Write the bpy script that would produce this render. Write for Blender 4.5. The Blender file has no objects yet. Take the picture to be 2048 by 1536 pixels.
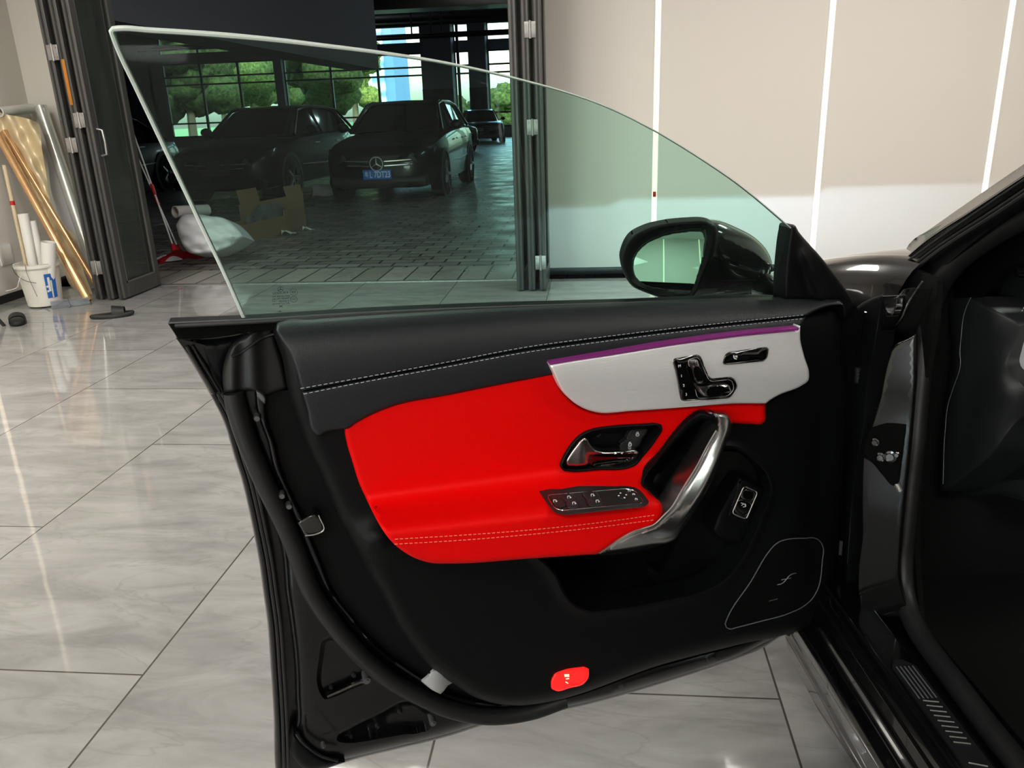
import bpy, math, random
import numpy as np
from mathutils import Vector, Matrix, noise
from mathutils.geometry import delaunay_2d_cdt
random.seed(7); rng = np.random.default_rng(7)
SC = bpy.context.scene
COL = SC.collection

# ---------------------------------------------------------------- camera
# perspective measured from the tile joints, the wall base and the light strips
F, CX, CY, CAM_Z = 1600.0, 1024.0, 768.0, 1.25
def _basis(vx=1190., vy=219., xv=1200.):
    d = np.array([vx-CX, vy-CY, F]); d /= np.linalg.norm(d)
    yv = -((vx-CX)*(xv-CX)+F*F)/(vy-CY)
    dn = np.array([xv-CX, yv, F]); dn /= np.linalg.norm(dn)
    return np.cross(dn, d), d, -dn
AX, AY, AZ = _basis()
CAM = np.array([0., 0., CAM_Z])
cam_data = bpy.data.cameras.new('camera')
cam_data.sensor_width = 36.0
cam_data.lens = F/2048.0*36.0
cam_data.clip_start = 0.05; cam_data.clip_end = 400
camera = bpy.data.objects.new('camera', cam_data)
COL.objects.link(camera)
right = Vector((AX[0], AY[0], AZ[0])); down = Vector((AX[1], AY[1], AZ[1])); fwd = Vector((AX[2], AY[2], AZ[2]))
_m = Matrix((right, -down, -fwd)).transposed().to_4x4()
_m.translation = Vector(CAM)
camera.matrix_world = _m
SC.camera = camera

# ---------------------------------------------------------------- sky, exposure
W = bpy.data.worlds.new('sky'); SC.world = W; W.use_nodes = True
_n = W.node_tree.nodes; _n.clear()
_o = _n.new('ShaderNodeOutputWorld'); _b = _n.new('ShaderNodeBackground'); _s = _n.new('ShaderNodeTexSky')
_s.sky_type = 'NISHITA'; _s.sun_disc = False; _s.sun_elevation = math.radians(38); _s.sun_rotation = math.radians(150)
_s.dust_density = 4.0; _s.air_density = 1.2
_b.inputs['Strength'].default_value = 1.5
W.node_tree.links.new(_s.outputs[0], _b.inputs[0]); W.node_tree.links.new(_b.outputs[0], _o.inputs[0])
SC.view_settings.view_transform = 'Standard'; SC.view_settings.look = 'None'
SC.view_settings.exposure = 0.0; SC.view_settings.gamma = 1.0; SC.view_settings.use_curve_mapping = False
SC.cycles.max_bounces = 10; SC.cycles.transparent_max_bounces = 16
SC.cycles.sample_clamp_indirect = 6.0; SC.cycles.caustics_reflective = False; SC.cycles.caustics_refractive = False

# ---------------------------------------------------------------- room lamps, added garage fill
def area(name, loc, sx, sy, power, col, rot=(0, 0, 0)):
    d = bpy.data.lights.new(name, 'AREA'); d.shape = 'RECTANGLE'; d.size = sx; d.size_y = sy
    d.energy = power; d.color = col
    o = bpy.data.objects.new(name, d); o.location = loc; o.rotation_euler = rot; COL.objects.link(o)
    return o
WARM = (1.0, 0.955, 0.895); COOL = (0.86, 0.94, 1.0)
for (lx, ly, pw) in ((-3.2, 2.6, 90), (-3.2, -0.6, 54), (-0.3, -2.0, 84), (2.2, 3.9, 78), (2.6, 0.6, 44), (-1.4, 4.1, 46)):
    area('ceiling_panel_light', (lx, ly, 3.18), 1.2, 0.6, pw, WARM)
# daylight from the glazed shop front behind the photographer
area('shopfront_daylight', (-3.4, -3.9, 1.6), 1.7, 2.4, 70, COOL, (math.radians(90), 0, 0))

for (lx, ly, lz) in ((1.0, 10.5, 4.85), (1.5, 20.0, 7.6), (-9.5, 30.0, 7.6), (1.5, 34.0, 7.6)):
    area('garage_fill_light', (lx, ly, lz), 0.3, 2.4, 48, COOL)  # added fill lamps, out of view, lifting the dark beam and pavers

# ---------------------------------------------------------------- mesh helpers
def ray(px, py):
    r = np.array([px-CX, py-CY, F]); return np.array([r@AX, r@AY, r@AZ])
def at_z(px, py, z=0.0):
    r = ray(px, py); return CAM + r*((z-CAM_Z)/r[2])
def at_y(px, py, y):
    r = ray(px, py); return CAM + r*(y/r[1])
def at_x(px, py, x):
    r = ray(px, py); return CAM + r*(x/r[0])
class Frame:
    """a plane of the place; a photo point read on it, w metres in front of it"""
    def __init__(s, o, n):
        s.o = np.array(o, float); s.n = np.array(n, float); s.n /= np.linalg.norm(s.n)
    def P(s, px, py, w=0.0):
        px = np.asarray(px, float); py = np.asarray(py, float); w = np.asarray(w, float)
        r = np.stack([px-CX, py-CY, np.full_like(px, F)], -1) @ np.stack([AX, AY, AZ], 1)
        t = (s.n@s.o + w - s.n@CAM)/(r@s.n)
        return CAM + r*t[..., None]
def cr_run(p, ds):
    """open Catmull-Rom run through p, resampled about every ds"""
    p = np.array(p, float)
    if len(p) == 2:
        n = max(1, int(np.linalg.norm(p[1]-p[0])/ds)); return [p[0]+(p[1]-p[0])*i/n for i in range(n+1)]
    q = np.vstack([2*p[0]-p[1], p, 2*p[-1]-p[-2]]); out = [p[0]]
    for i in range(1, len(q)-2):
        a, b, c, d = q[i-1], q[i], q[i+1], q[i+2]
        n = max(1, int(np.linalg.norm(c-b)/ds))
        la, lb, lc = (max(np.linalg.norm(x), 1e-6) for x in (b-a, c-b, d-c))
        m1 = ((c-b)/lb*la+(b-a)/la*lb)/(la+lb)*lb
        m2 = ((d-c)/lc*lb+(c-b)/lb*lc)/(lb+lc)*lb
        for k in range(1, n+1):
            t = k/n; t2 = t*t; t3 = t2*t
            out.append((2*t3-3*t2+1)*b + (t3-2*t2+t)*m1 + (-2*t3+3*t2)*c + (t3-t2)*m2)
    return out
def loop(pts, ds=6.0):
    """closed outline; a point with a third entry is a corner, the others are rounded"""
    n = len(pts); cor = [i for i, p in enumerate(pts) if len(p) > 2]
    P2 = [np.array(p[:2], float) for p in pts]
    if not cor:
        ext = [P2[-2], P2[-1]] + P2 + [P2[0], P2[1], P2[2]]
        run = []
        full = cr_run(ext, ds)
        # keep the part from P2[0] round to P2[0]
        def near(v, s0):
            dd = [np.linalg.norm(f-v) for f in full]; 
            return dd
        d0 = near(P2[0], 0); idx = [i for i, d in enumerate(d0) if d < 1e-6]
        run = full[idx[0]:idx[-1]]
        return np.array(run)
    out = []
    for k, c in enumerate(cor):
        e = cor[(k+1) % len(cor)]; e = e if e > c else e+n
        r = cr_run([P2[i % n] for i in range(c, e+1)], ds); out += r[:-1]
    return np.array(out)
def rpoly(corners, r=7.0, k=5):
    """closed outline with filleted corners"""
    P = [np.array(p[:2], float) for p in corners]; n = len(P); out = []
    for i in range(n):
        a, b, c = P[i-1], P[i], P[(i+1) % n]; u = a-b; v = c-b; lu, lv = np.linalg.norm(u), np.linalg.norm(v)
        q = min(r, lu*.48, lv*.48); s = b+u/lu*q; e = b+v/lv*q
        for j in range(k+1):
            t = j/k; out.append((1-t)**2*s+2*t*(1-t)*b+t*t*e)
    return np.array(out)
def inside(pts, poly):
    x, y = pts[:, 0], pts[:, 1]; r = np.zeros(len(pts), bool); q = np.roll(poly, -1, 0)
    for (x0, y0), (x1, y1) in zip(poly, q):
        if y0 == y1: continue
        c = ((y0 > y) != (y1 > y)) & (x < (x1-x0)*(y-y0)/(y1-y0)+x0); r ^= c
    return r
def dist(pts, poly, closed=True):
    a = poly if closed else poly[:-1]; b = np.roll(poly, -1, 0) if closed else poly[1:]
    out = np.full(len(pts), 1e9)
    for i in range(0, len(pts), 4000):
        p = pts[i:i+4000, None, :]; ab = (b-a)[None]; ap = p-a[None]
        t = np.clip((ap*ab).sum(-1)/np.maximum((ab*ab).sum(-1), 1e-9), 0, 1)
        out[i:i+4000] = np.sqrt(((ap-t[..., None]*ab)**2).sum(-1)).min(1)
    return out
def sstep(x, a, b):
    t = np.clip((np.asarray(x, float)-a)/(b-a), 0, 1); return t*t*(3-2*t)
class MB:
    def __init__(s): s.v = []; s.f = []; s.m = []
    def add(s, verts, faces, mi=0):
        o = len(s.v); s.v += [tuple(float(c) for c in q) for q in verts]
        s.f += [tuple(int(i)+o for i in f) for f in faces]
        s.m += [mi]*len(faces) if isinstance(mi, int) else list(mi)
        return s
    def box(s, lo, hi, mi=0, bev=0.0):
        x0, y0, z0 = lo; x1, y1, z1 = hi
        if bev <= 0:
            v = [(x0,y0,z0),(x1,y0,z0),(x1,y1,z0),(x0,y1,z0),(x0,y0,z1),(x1,y0,z1),(x1,y1,z1),(x0,y1,z1)]
            return s.add(v, [(0,3,2,1),(4,5,6,7),(0,1,5,4),(1,2,6,5),(2,3,7,6),(3,0,4,7)], mi)
        b = min(bev, (x1-x0)/2.01, (y1-y0)/2.01, (z1-z0)/2.01)
        rect = lambda e, z: [(x0+e,y0+b,z),(x0+b,y0+e,z),(x1-b,y0+e,z),(x1-e,y0+b,z),(x1-e,y1-b,z),(x1-b,y1-e,z),(x0+b,y1-e,z),(x0+e,y1-b,z)]
        rings = [rect(b*.55, z0), rect(0, z0+b), rect(0, z1-b), rect(b*.55, z1)]
        v = sum(rings, []); f = [tuple(range(7, -1, -1)), tuple(range(24, 32))]
        for r in range(3):
            for i in range(8):
                j = (i+1) % 8; f.append((r*8+i, r*8+j, r*8+8+j, r*8+8+i))
        return s.add(v, f, mi)
    def sweep(s, path, rad, seg=10, mi=0, flat=None, closed=False, caps=True):
        """tube along 3D points; rad a number or one per point; flat=(normal, factor) squashes it"""
        p = [np.array(q, float) for q in path]; n = len(p); v = []; f = []
        rad = [rad]*n if np.isscalar(rad) else list(rad)
        up = None
        for i in range(n):
            t = (p[(i+1) % n]-p[i-1]) if closed else (p[min(i+1, n-1)]-p[max(i-1, 0)])
            t = t/max(np.linalg.norm(t), 1e-9)
            if flat is not None: up = np.array(flat[0], float)
            elif up is None: up = np.array([0, 0, 1.]) if abs(t[2]) < .9 else np.array([1., 0, 0])
            a = up-t*(up@t); a /= max(np.linalg.norm(a), 1e-9); b = np.cross(t, a); up = a if flat is None else up
            fa = flat[1] if flat is not None else 1.0
            for k in range(seg):
                w = 2*math.pi*k/seg; v.append(p[i]+rad[i]*(math.cos(w)*a*fa+math.sin(w)*b))
        for i in range(n if closed else n-1):
            j = (i+1) % n
            for k in range(seg):
                l = (k+1) % seg; f.append((i*seg+k, i*seg+l, j*seg+l, j*seg+k))
        if caps and not closed: f += [tuple(range(seg-1, -1, -1)), tuple(range((n-1)*seg, n*seg))]
        return s.add(v, f, mi)
    def lathe(s, prof, c=(0, 0, 0), axis=(0, 0, 1), seg=32, mi=0, up=None):
        """prof: (radius, height) pairs turned about axis through c"""
        z = np.array(axis, float); z /= np.linalg.norm(z)
        a = np.cross(z, [0, 0, 1.] if abs(z[2]) < .9 else [1., 0, 0]); a /= np.linalg.norm(a); b = np.cross(z, a); c = np.array(c, float)
        v = [c+z*h+r*(math.cos(2*math.pi*k/seg)*a+math.sin(2*math.pi*k/seg)*b) for r, h in prof for k in range(seg)]
        f = [(i*seg+k, i*seg+(k+1) % seg, (i+1)*seg+(k+1) % seg, (i+1)*seg+k) for i in range(len(prof)-1) for k in range(seg)]
        return s.add(v, f, mi)
    def grid(s, fn, nu, nv, mi=0):
        v = [fn(i/nu, j/nv) for j in range(nv+1) for i in range(nu+1)]
        f = [(j*(nu+1)+i, j*(nu+1)+i+1, (j+1)*(nu+1)+i+1, (j+1)*(nu+1)+i) for j in range(nv) for i in range(nu)]
        return s.add(v, f, mi)
    def prism(s, poly, d, mi=0):
        """extrude a planar 3D polygon by vector d"""
        n = len(poly); d = np.array(d); v = [np.array(p, float) for p in poly]+[np.array(p)+d for p in poly]
        f = [tuple(range(n-1, -1, -1)), tuple(range(n, 2*n))]+[(i, (i+1) % n, n+(i+1) % n, n+i) for i in range(n)]
        return s.add(v, f, mi)
    def build(s, name, mats, parent=None, smooth=40, off=None):
        me = bpy.data.meshes.new(name)
        o = np.array(off if off is not None else (ORIG.get(parent.name, (0, 0, 0)) if parent else (0, 0, 0)), float)
        me.from_pydata([tuple(np.array(q)-o) for q in s.v], [], s.f)
        for m in (mats if isinstance(mats, (list, tuple)) else [mats]): me.materials.append(m)
        if any(s.m): me.polygons.foreach_set('material_index', s.m)
        me.update()
        if smooth:
            me.shade_smooth() if hasattr(me, 'shade_smooth') else None
            me.set_sharp_from_angle(angle=math.radians(smooth))
        ob = bpy.data.objects.new(name, me); COL.objects.link(ob)
        if parent: ob.parent = parent; ORIG[ob.name] = tuple(o)
        return ob
ORIG = {}
def relief(fr, outline, w, step=14, rnd=0.0, rpx=8, thick=0.02, ds=5, feats=(), back=False, matf=None, dense=None, hole=None):
    """a moulded piece: outline read on plane fr, front surface w(px,py,d) in front of it, rolled edge, sides thick deep"""
    L = outline if isinstance(outline, np.ndarray) else loop(outline, ds)
    ar = 0.5*np.sum(L[:, 0]*np.roll(L[:, 1], -1)-np.roll(L[:, 0], -1)*L[:, 1])
    if ar < 0: L = L[::-1]
    nb = len(L); lo = L.min(0); hi = L.max(0)
    gx, gy = np.meshgrid(np.arange(lo[0]+step/2, hi[0], step), np.arange(lo[1]+step/2, hi[1], step))
    gx = gx + (np.arange(gx.shape[0]) % 2)[:, None]*step/2
    cand = [np.stack([gx.ravel(), gy.ravel()], 1)]
    if rnd > 0:
        tn = np.roll(L, -1, 0)-np.roll(L, 1, 0); tn /= np.maximum(np.linalg.norm(tn, axis=1), 1e-6)[:, None]
        nr = np.stack([-tn[:, 1], tn[:, 0]], 1)
        for fq in (.12, .35, .68, 1.0):
            q = L+nr*rpx*fq; q = q[inside(q, L)]; q = q[dist(q, L) > rpx*fq*.93]; cand.append(q)
    for fl, offs in feats:
        tn = np.roll(fl, -1, 0)-np.roll(fl, 1, 0); tn /= np.maximum(np.linalg.norm(tn, axis=1), 1e-6)[:, None]
        nr = np.stack([-tn[:, 1], tn[:, 0]], 1)
        for o_ in offs: cand.append(fl+nr*o_)
    if dense is not None: cand.append(dense)
    keep = []
    for i, c in enumerate(cand):
        if not len(c): continue
        c = c[inside(c, L)]; c = c[dist(c, L) > (step*.35 if i == 0 else .4)]
        keep.append(c)
    # thin the grid near the finer rings
    if len(keep) > 1:
        fine = np.vstack(keep[1:])
        if len(fine) and len(keep[0]):
            g = keep[0]; ok = np.ones(len(g), bool)
            for i in range(0, len(g), 500):
                ok[i:i+500] = (((g[i:i+500, None]-fine[None])**2).sum(-1)).min(1) > (step*.4)**2
            keep[0] = g[ok]
    HL = None
    if hole is not None:
        HL = hole; keep = [k[~inside(k, HL) & (dist(k, HL) > 1.2)] if len(k) else k for k in keep]
    pts = np.vstack([L]+([HL] if HL is not None else [])+keep)
    nh = len(HL) if HL is not None else 0
    res = delaunay_2d_cdt([Vector(p) for p in pts.tolist()], [(i, (i+1) % nb) for i in range(nb)]+[(nb+i, nb+(i+1) % nh) for i in range(nh)], [], 0, 1e-4)
    V = np.array([tuple(v) for v in res[0]]); T = [tuple(t) for t in res[2]]
    cen = np.array([V[list(t)].mean(0) for t in T]); ins = inside(cen, L)&(~inside(cen, HL) if nh else True); T = [t for t, k in zip(T, ins) if k]
    d = dist(V, L); d[d < 1e-3] = 0
    ww = np.broadcast_to(np.asarray(w(V[:, 0], V[:, 1], d) if callable(w) else w, float), d.shape).copy()
    if rnd > 0: ww -= rnd*(1-np.sqrt(np.clip(1-(1-np.clip(d/rpx, 0, 1))**2, 0, 1)))
    P3 = fr.P(V[:, 0], V[:, 1], ww)
    # face towards +n
    def flip(t):
        a, b, c = P3[t[0]], P3[t[1]], P3[t[2]]
        return t if np.cross(b-a, c-a)@fr.n > 0 else (t[0], t[2], t[1])
    T = [flip(t) for t in T]
    mb = MB(); mi = [int(matf(*V[list(t)].mean(0), d[list(t)].mean())) for t in T] if matf else 0
    mb.add(P3, T, mi)
    edges = {}
    for t in T:
        for a, b in ((t[0], t[1]), (t[1], t[2]), (t[2], t[0])): edges[(a, b)] = 1
    bd = [(a, b) for (a, b) in edges if (b, a) not in edges]
    off = -fr.n*thick
    used = sorted({i for e in bd for i in e}); mp = {i: k for k, i in enumerate(used)}
    sv = [P3[i] for i in used]+[P3[i]+off for i in used]; n = len(used)
    mb.add(sv, [(mp[b], mp[a], n+mp[a], n+mp[b]) for a, b in bd], (1 if matf else 0))
    if back: mb.add(P3+off, [t[::-1] for t in T], 0)
    return mb
def line(fr, pts, w, ds=6.0):
    """photo polyline on a plane to 3D points; w a number or a function"""
    q = np.array(cr_run([p[:2] for p in pts], ds)); 
    ww = w(q[:, 0], q[:, 1]) if callable(w) else np.full(len(q), w)
    return fr.P(q[:, 0], q[:, 1], ww)
def ring(fr, pts, w, rad, seg=8, ds=4, fac=1.0):
    L = pts if isinstance(pts, np.ndarray) else loop(pts, ds); ww = w(L[:, 0], L[:, 1]) if callable(w) else np.full(len(L), w)
    return MB().sweep(fr.P(L[:, 0], L[:, 1], ww), rad, seg, closed=True, flat=(fr.n, fac))
def stitches(fr, pts, w, on=.0042, gap=.0028, rad=.0007, ds=3):
    P = line(fr, pts, w, ds); seg = np.linalg.norm(np.diff(P, axis=0), axis=1); s = np.concatenate([[0], np.cumsum(seg)])
    mb = MB(); x = 0.0
    while x+on < s[-1]:
        q = [np.array([np.interp(t, s, P[:, k]) for k in range(3)]) for t in (x, x+on/2, x+on)]
        mb.sweep(q, rad, 5, flat=(fr.n, .8)); x += on+gap
    return mb
# ---------------------------------------------------------------- tagging
def thing(name, label, cat, loc=(0, 0, 0), group=None):
    o = bpy.data.objects.new(name, None); COL.objects.link(o); o.location = loc; o.empty_display_size = .1
    ORIG[o.name] = tuple(loc); return tag(o, label, cat, group)
def tag(o, label=None, cat=None, group=None, kind=None):
    if label: o['label'] = label
    if cat: o['category'] = cat
    if group: o['group'] = group
    if kind: o['kind'] = kind
    return o
def struct(o): o['kind'] = 'structure'; return o
def dup(root, loc=None, rz=None, label=None, group=None):
    r = root.copy(); COL.objects.link(r)
    if loc is not None: r.location = loc
    if rz is not None: r.rotation_euler = (0, 0, rz)
    if label: r['label'] = label
    if group: r['group'] = group
    for ch in list(root.children):
        c = ch.copy(); COL.objects.link(c); c.parent = r
        for g in ch.children:
            d = g.copy(); COL.objects.link(d); d.parent = c
    return r
# ---------------------------------------------------------------- materials
def srgb(r, g, b):
    f = lambda c: (c/255/12.92) if c/255 <= .04045 else ((c/255+.055)/1.055)**2.4
    return (f(r), f(g), f(b), 1)
def mat(name, col, rough=.5, metal=0, spec=.5, coat=0, bump=None, vary=0, emit=None, es=1, stretch=None, aniso=0, bdist=.002, sheen=0):
    m = bpy.data.materials.new(name); m.use_nodes = True; nt = m.node_tree; b = nt.nodes['Principled BSDF']
    b.inputs['Base Color'].default_value = col; b.inputs['Roughness'].default_value = rough; b.inputs['Metallic'].default_value = metal
    b.inputs['Specular IOR Level'].default_value = spec; b.inputs['Coat Weight'].default_value = coat; b.inputs['Coat Roughness'].default_value = .03
    if sheen: b.inputs['Sheen Weight'].default_value = sheen
    if emit: b.inputs['Emission Color'].default_value = emit; b.inputs['Emission Strength'].default_value = es
    tc = nt.nodes.new('ShaderNodeTexCoord'); mp = nt.nodes.new('ShaderNodeMapping'); nt.links.new(tc.outputs['Object'], mp.inputs[0])
    if stretch: mp.inputs['Scale'].default_value = stretch
    nz = nt.nodes.new('ShaderNodeTexNoise'); nt.links.new(mp.outputs[0], nz.inputs['Vector'])
    nz.inputs['Scale'].default_value = bump[0] if bump else 30; nz.inputs['Detail'].default_value = 4
    if bump:
        bp = nt.nodes.new('ShaderNodeBump'); bp.inputs['Strength'].default_value = bump[1]; bp.inputs['Distance'].default_value = bdist
        nt.links.new(nz.outputs['Fac'], bp.inputs['Height']); nt.links.new(bp.outputs[0], b.inputs['Normal'])
    if vary:
        mx = nt.nodes.new('ShaderNodeMix'); mx.data_type = 'RGBA'
        mx.inputs['A'].default_value = tuple(c*(1-vary) for c in col[:3])+(1,); mx.inputs['B'].default_value = tuple(min(1, c*(1+vary)) for c in col[:3])+(1,)
        nt.links.new(nz.outputs['Fac'], mx.inputs['Factor']); nt.links.new(mx.outputs['Result'], b.inputs['Base Color'])
    return m
def glass_mat(name, tint, ior=1.5, rough=0.0, dirt=0.0):
    m = bpy.data.materials.new(name); m.use_nodes = True; nt = m.node_tree; nt.nodes.clear()
    o = nt.nodes.new('ShaderNodeOutputMaterial'); t = nt.nodes.new('ShaderNodeBsdfTransparent'); g = nt.nodes.new('ShaderNodeBsdfGlossy')
    x = nt.nodes.new('ShaderNodeMixShader'); f = nt.nodes.new('ShaderNodeFresnel'); f.inputs[0].default_value = ior
    t.inputs[0].default_value = tint; g.inputs['Roughness'].default_value = rough; g.inputs['Color'].default_value = (1, 1, 1, 1)
    nt.links.new(f.outputs[0], x.inputs[0]); nt.links.new(t.outputs[0], x.inputs[1]); nt.links.new(g.outputs[0], x.inputs[2])
    last = x
    if dirt:
        d = nt.nodes.new('ShaderNodeBsdfDiffuse'); d.inputs[0].default_value = (.8, .85, .82, 1)
        nz = nt.nodes.new('ShaderNodeTexNoise'); nz.inputs['Scale'].default_value = 5; nz.inputs['Detail'].default_value = 6
        mr = nt.nodes.new('ShaderNodeMapRange'); mr.inputs[1].default_value = .35; mr.inputs[2].default_value = .8; mr.inputs[3].default_value = dirt*.4; mr.inputs[4].default_value = dirt
        nt.links.new(nz.outputs['Fac'], mr.inputs[0]); y = nt.nodes.new('ShaderNodeMixShader')
        nt.links.new(mr.outputs[0], y.inputs[0]); nt.links.new(x.outputs[0], y.inputs[1]); nt.links.new(d.outputs[0], y.inputs[2]); last = y
    nt.links.new(last.outputs[0], o.inputs[0]); return m
def text_mb(s, fr, px, py, size, w=0.0, ang=0.0, mirror=False, deep=.0003, width=None):
    """lettering lying on plane fr, centred at the photo point"""
    c = bpy.data.curves.new('lettering', 'FONT'); c.body = s; c.align_x = 'CENTER'; c.align_y = 'CENTER'; c.size = 1
    ob = bpy.data.objects.new('lettering', c); me = bpy.data.meshes.new_from_object(ob)
    o = fr.P(px, py, w); z = np.array([0, 0, 1.]); v = z-fr.n*(z@fr.n); v /= np.linalg.norm(v); u = np.cross(v, fr.n)
    ca, sa = math.cos(ang), math.sin(ang); u, v = u*ca+v*sa, v*ca-u*sa
    if mirror: u = -u
    sx = 1.0
    if width:
        xs = [q.co.x for q in me.vertices]; sx = width/(max(xs)-min(xs))/size
    V = [o+u*q.co.x*size*sx+v*q.co.y*size for q in me.vertices]; T = [tuple(p.vertices) for p in me.polygons]
    mb = MB(); mb.add(V, T); mb.add([q+fr.n*deep for q in V], [t[::-1] for t in T])
    bpy.data.objects.remove(ob); bpy.data.curves.remove(c); bpy.data.meshes.remove(me)
    return mb
# ================================================================ ROOM
def tile_mat():
    m = bpy.data.materials.new('polished_marble_tile'); m.use_nodes = True; nt = m.node_tree; L = nt.links; N = nt.nodes
    b = N['Principled BSDF']; tc = N.new('ShaderNodeTexCoord')
    mp = N.new('ShaderNodeMapping'); mp.inputs['Rotation'].default_value = (0, 0, math.radians(-90)); mp.inputs['Location'].default_value = (0, 0, 0)
    L.new(tc.outputs['Object'], mp.inputs[0])
    sep = N.new('ShaderNodeSeparateXYZ'); L.new(tc.outputs['Object'], sep.inputs[0])
    ax = N.new('ShaderNodeMath'); ax.inputs[1].default_value = 1.83+.745*20; L.new(sep.outputs['X'], ax.inputs[0])
    ay = N.new('ShaderNodeMath'); ay.inputs[1].default_value = -2.2+1.4*20; L.new(sep.outputs['Y'], ay.inputs[0])
    cb = N.new('ShaderNodeCombineXYZ'); L.new(ay.outputs[0], cb.inputs[0]); L.new(ax.outputs[0], cb.inputs[1])
    br = N.new('ShaderNodeTexBrick'); br.offset = .5; br.offset_frequency = 2; br.squash = 1
    for k, v in (('Scale', 1), ('Mortar Size', .0026), ('Mortar Smooth', .1), ('Bias', 0), ('Brick Width', 1.4), ('Row Height', .745)): br.inputs[k].default_value = v
    br.inputs['Color1'].default_value = (.46, .46, .46, 1); br.inputs['Color2'].default_value = (.54, .54, .54, 1); br.inputs['Mortar'].default_value = (0, 0, 0, 1)
    L.new(cb.outputs[0], br.inputs['Vector'])
    # per-tile shift so that the veining breaks at every joint
    off = N.new('ShaderNodeVectorMath'); off.operation = 'MULTIPLY_ADD'; off.inputs[1].default_value = (9, 7, 3)
    L.new(br.outputs['Color'], off.inputs[0]); L.new(tc.outputs['Object'], off.inputs[2])
    st = N.new('ShaderNodeMapping'); st.inputs['Rotation'].default_value = (0, 0, math.radians(18)); st.inputs['Scale'].default_value = (.8, 2.6, 1); L.new(off.outputs[0], st.inputs[0])
    n1 = N.new('ShaderNodeTexNoise'); n1.inputs['Scale'].default_value = 3.4; n1.inputs['Detail'].default_value = 9; n1.inputs['Roughness'].default_value = .62; n1.inputs['Distortion'].default_value = .7; L.new(st.outputs[0], n1.inputs['Vector'])
    r1 = N.new('ShaderNodeValToRGB'); e = r1.color_ramp.elements
    e[0].position = .30; e[0].color = (.222, .215, .206, 1); e[1].position = .72; e[1].color = (.372, .364, .352, 1)
    x = e.new(.5); x.color = (.298, .290, .279, 1); L.new(n1.outputs['Fac'], r1.inputs[0])
    n2 = N.new('ShaderNodeTexNoise'); n2.inputs['Scale'].default_value = 1.7; n2.inputs['Detail'].default_value = 7; n2.inputs['Distortion'].default_value = 1.6; L.new(st.outputs[0], n2.inputs['Vector'])
    r2 = N.new('ShaderNodeValToRGB'); f = r2.color_ramp.elements; f[0].position = .485; f[0].color = (0, 0, 0, 1); f[1].position = .515; f[1].color = (0, 0, 0, 1); y = f.new(.5); y.color = (1, 1, 1, 1); L.new(n2.outputs['Fac'], r2.inputs[0])
    m1 = N.new('ShaderNodeMix'); m1.data_type = 'RGBA'; m1.inputs['B'].default_value = (.20, .19, .175, 1)
    k = N.new('ShaderNodeMath'); k.operation = 'MULTIPLY'; k.inputs[1].default_value = .35; L.new(r2.outputs[0], k.inputs[0]); L.new(k.outputs[0], m1.inputs['Factor']); L.new(r1.outputs[0], m1.inputs['A'])
    m2 = N.new('ShaderNodeMix'); m2.data_type = 'RGBA'; m2.inputs['B'].default_value = (.07, .06, .05, 1); L.new(br.outputs['Fac'], m2.inputs['Factor']); L.new(m1.outputs['Result'], m2.inputs['A'])
    L.new(m2.outputs['Result'], b.inputs['Base Color'])
    mr = N.new('ShaderNodeMapRange'); mr.inputs[3].default_value = .015; mr.inputs[4].default_value = .07; L.new(n1.outputs['Fac'], mr.inputs[0]); L.new(mr.outputs[0], b.inputs['Roughness'])
    n3 = N.new('ShaderNodeTexNoise'); n3.inputs['Scale'].default_value = 5; n3.inputs['Detail'].default_value = 3; L.new(tc.outputs['Object'], n3.inputs['Vector'])
    bp = N.new('ShaderNodeBump'); bp.inputs['Strength'].default_value = .06; bp.inputs['Distance'].default_value = .01; L.new(n3.outputs['Fac'], bp.inputs['Height']); L.new(bp.outputs[0], b.inputs['Normal'])
    b.inputs['Specular IOR Level'].default_value = .85
    return m
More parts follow.
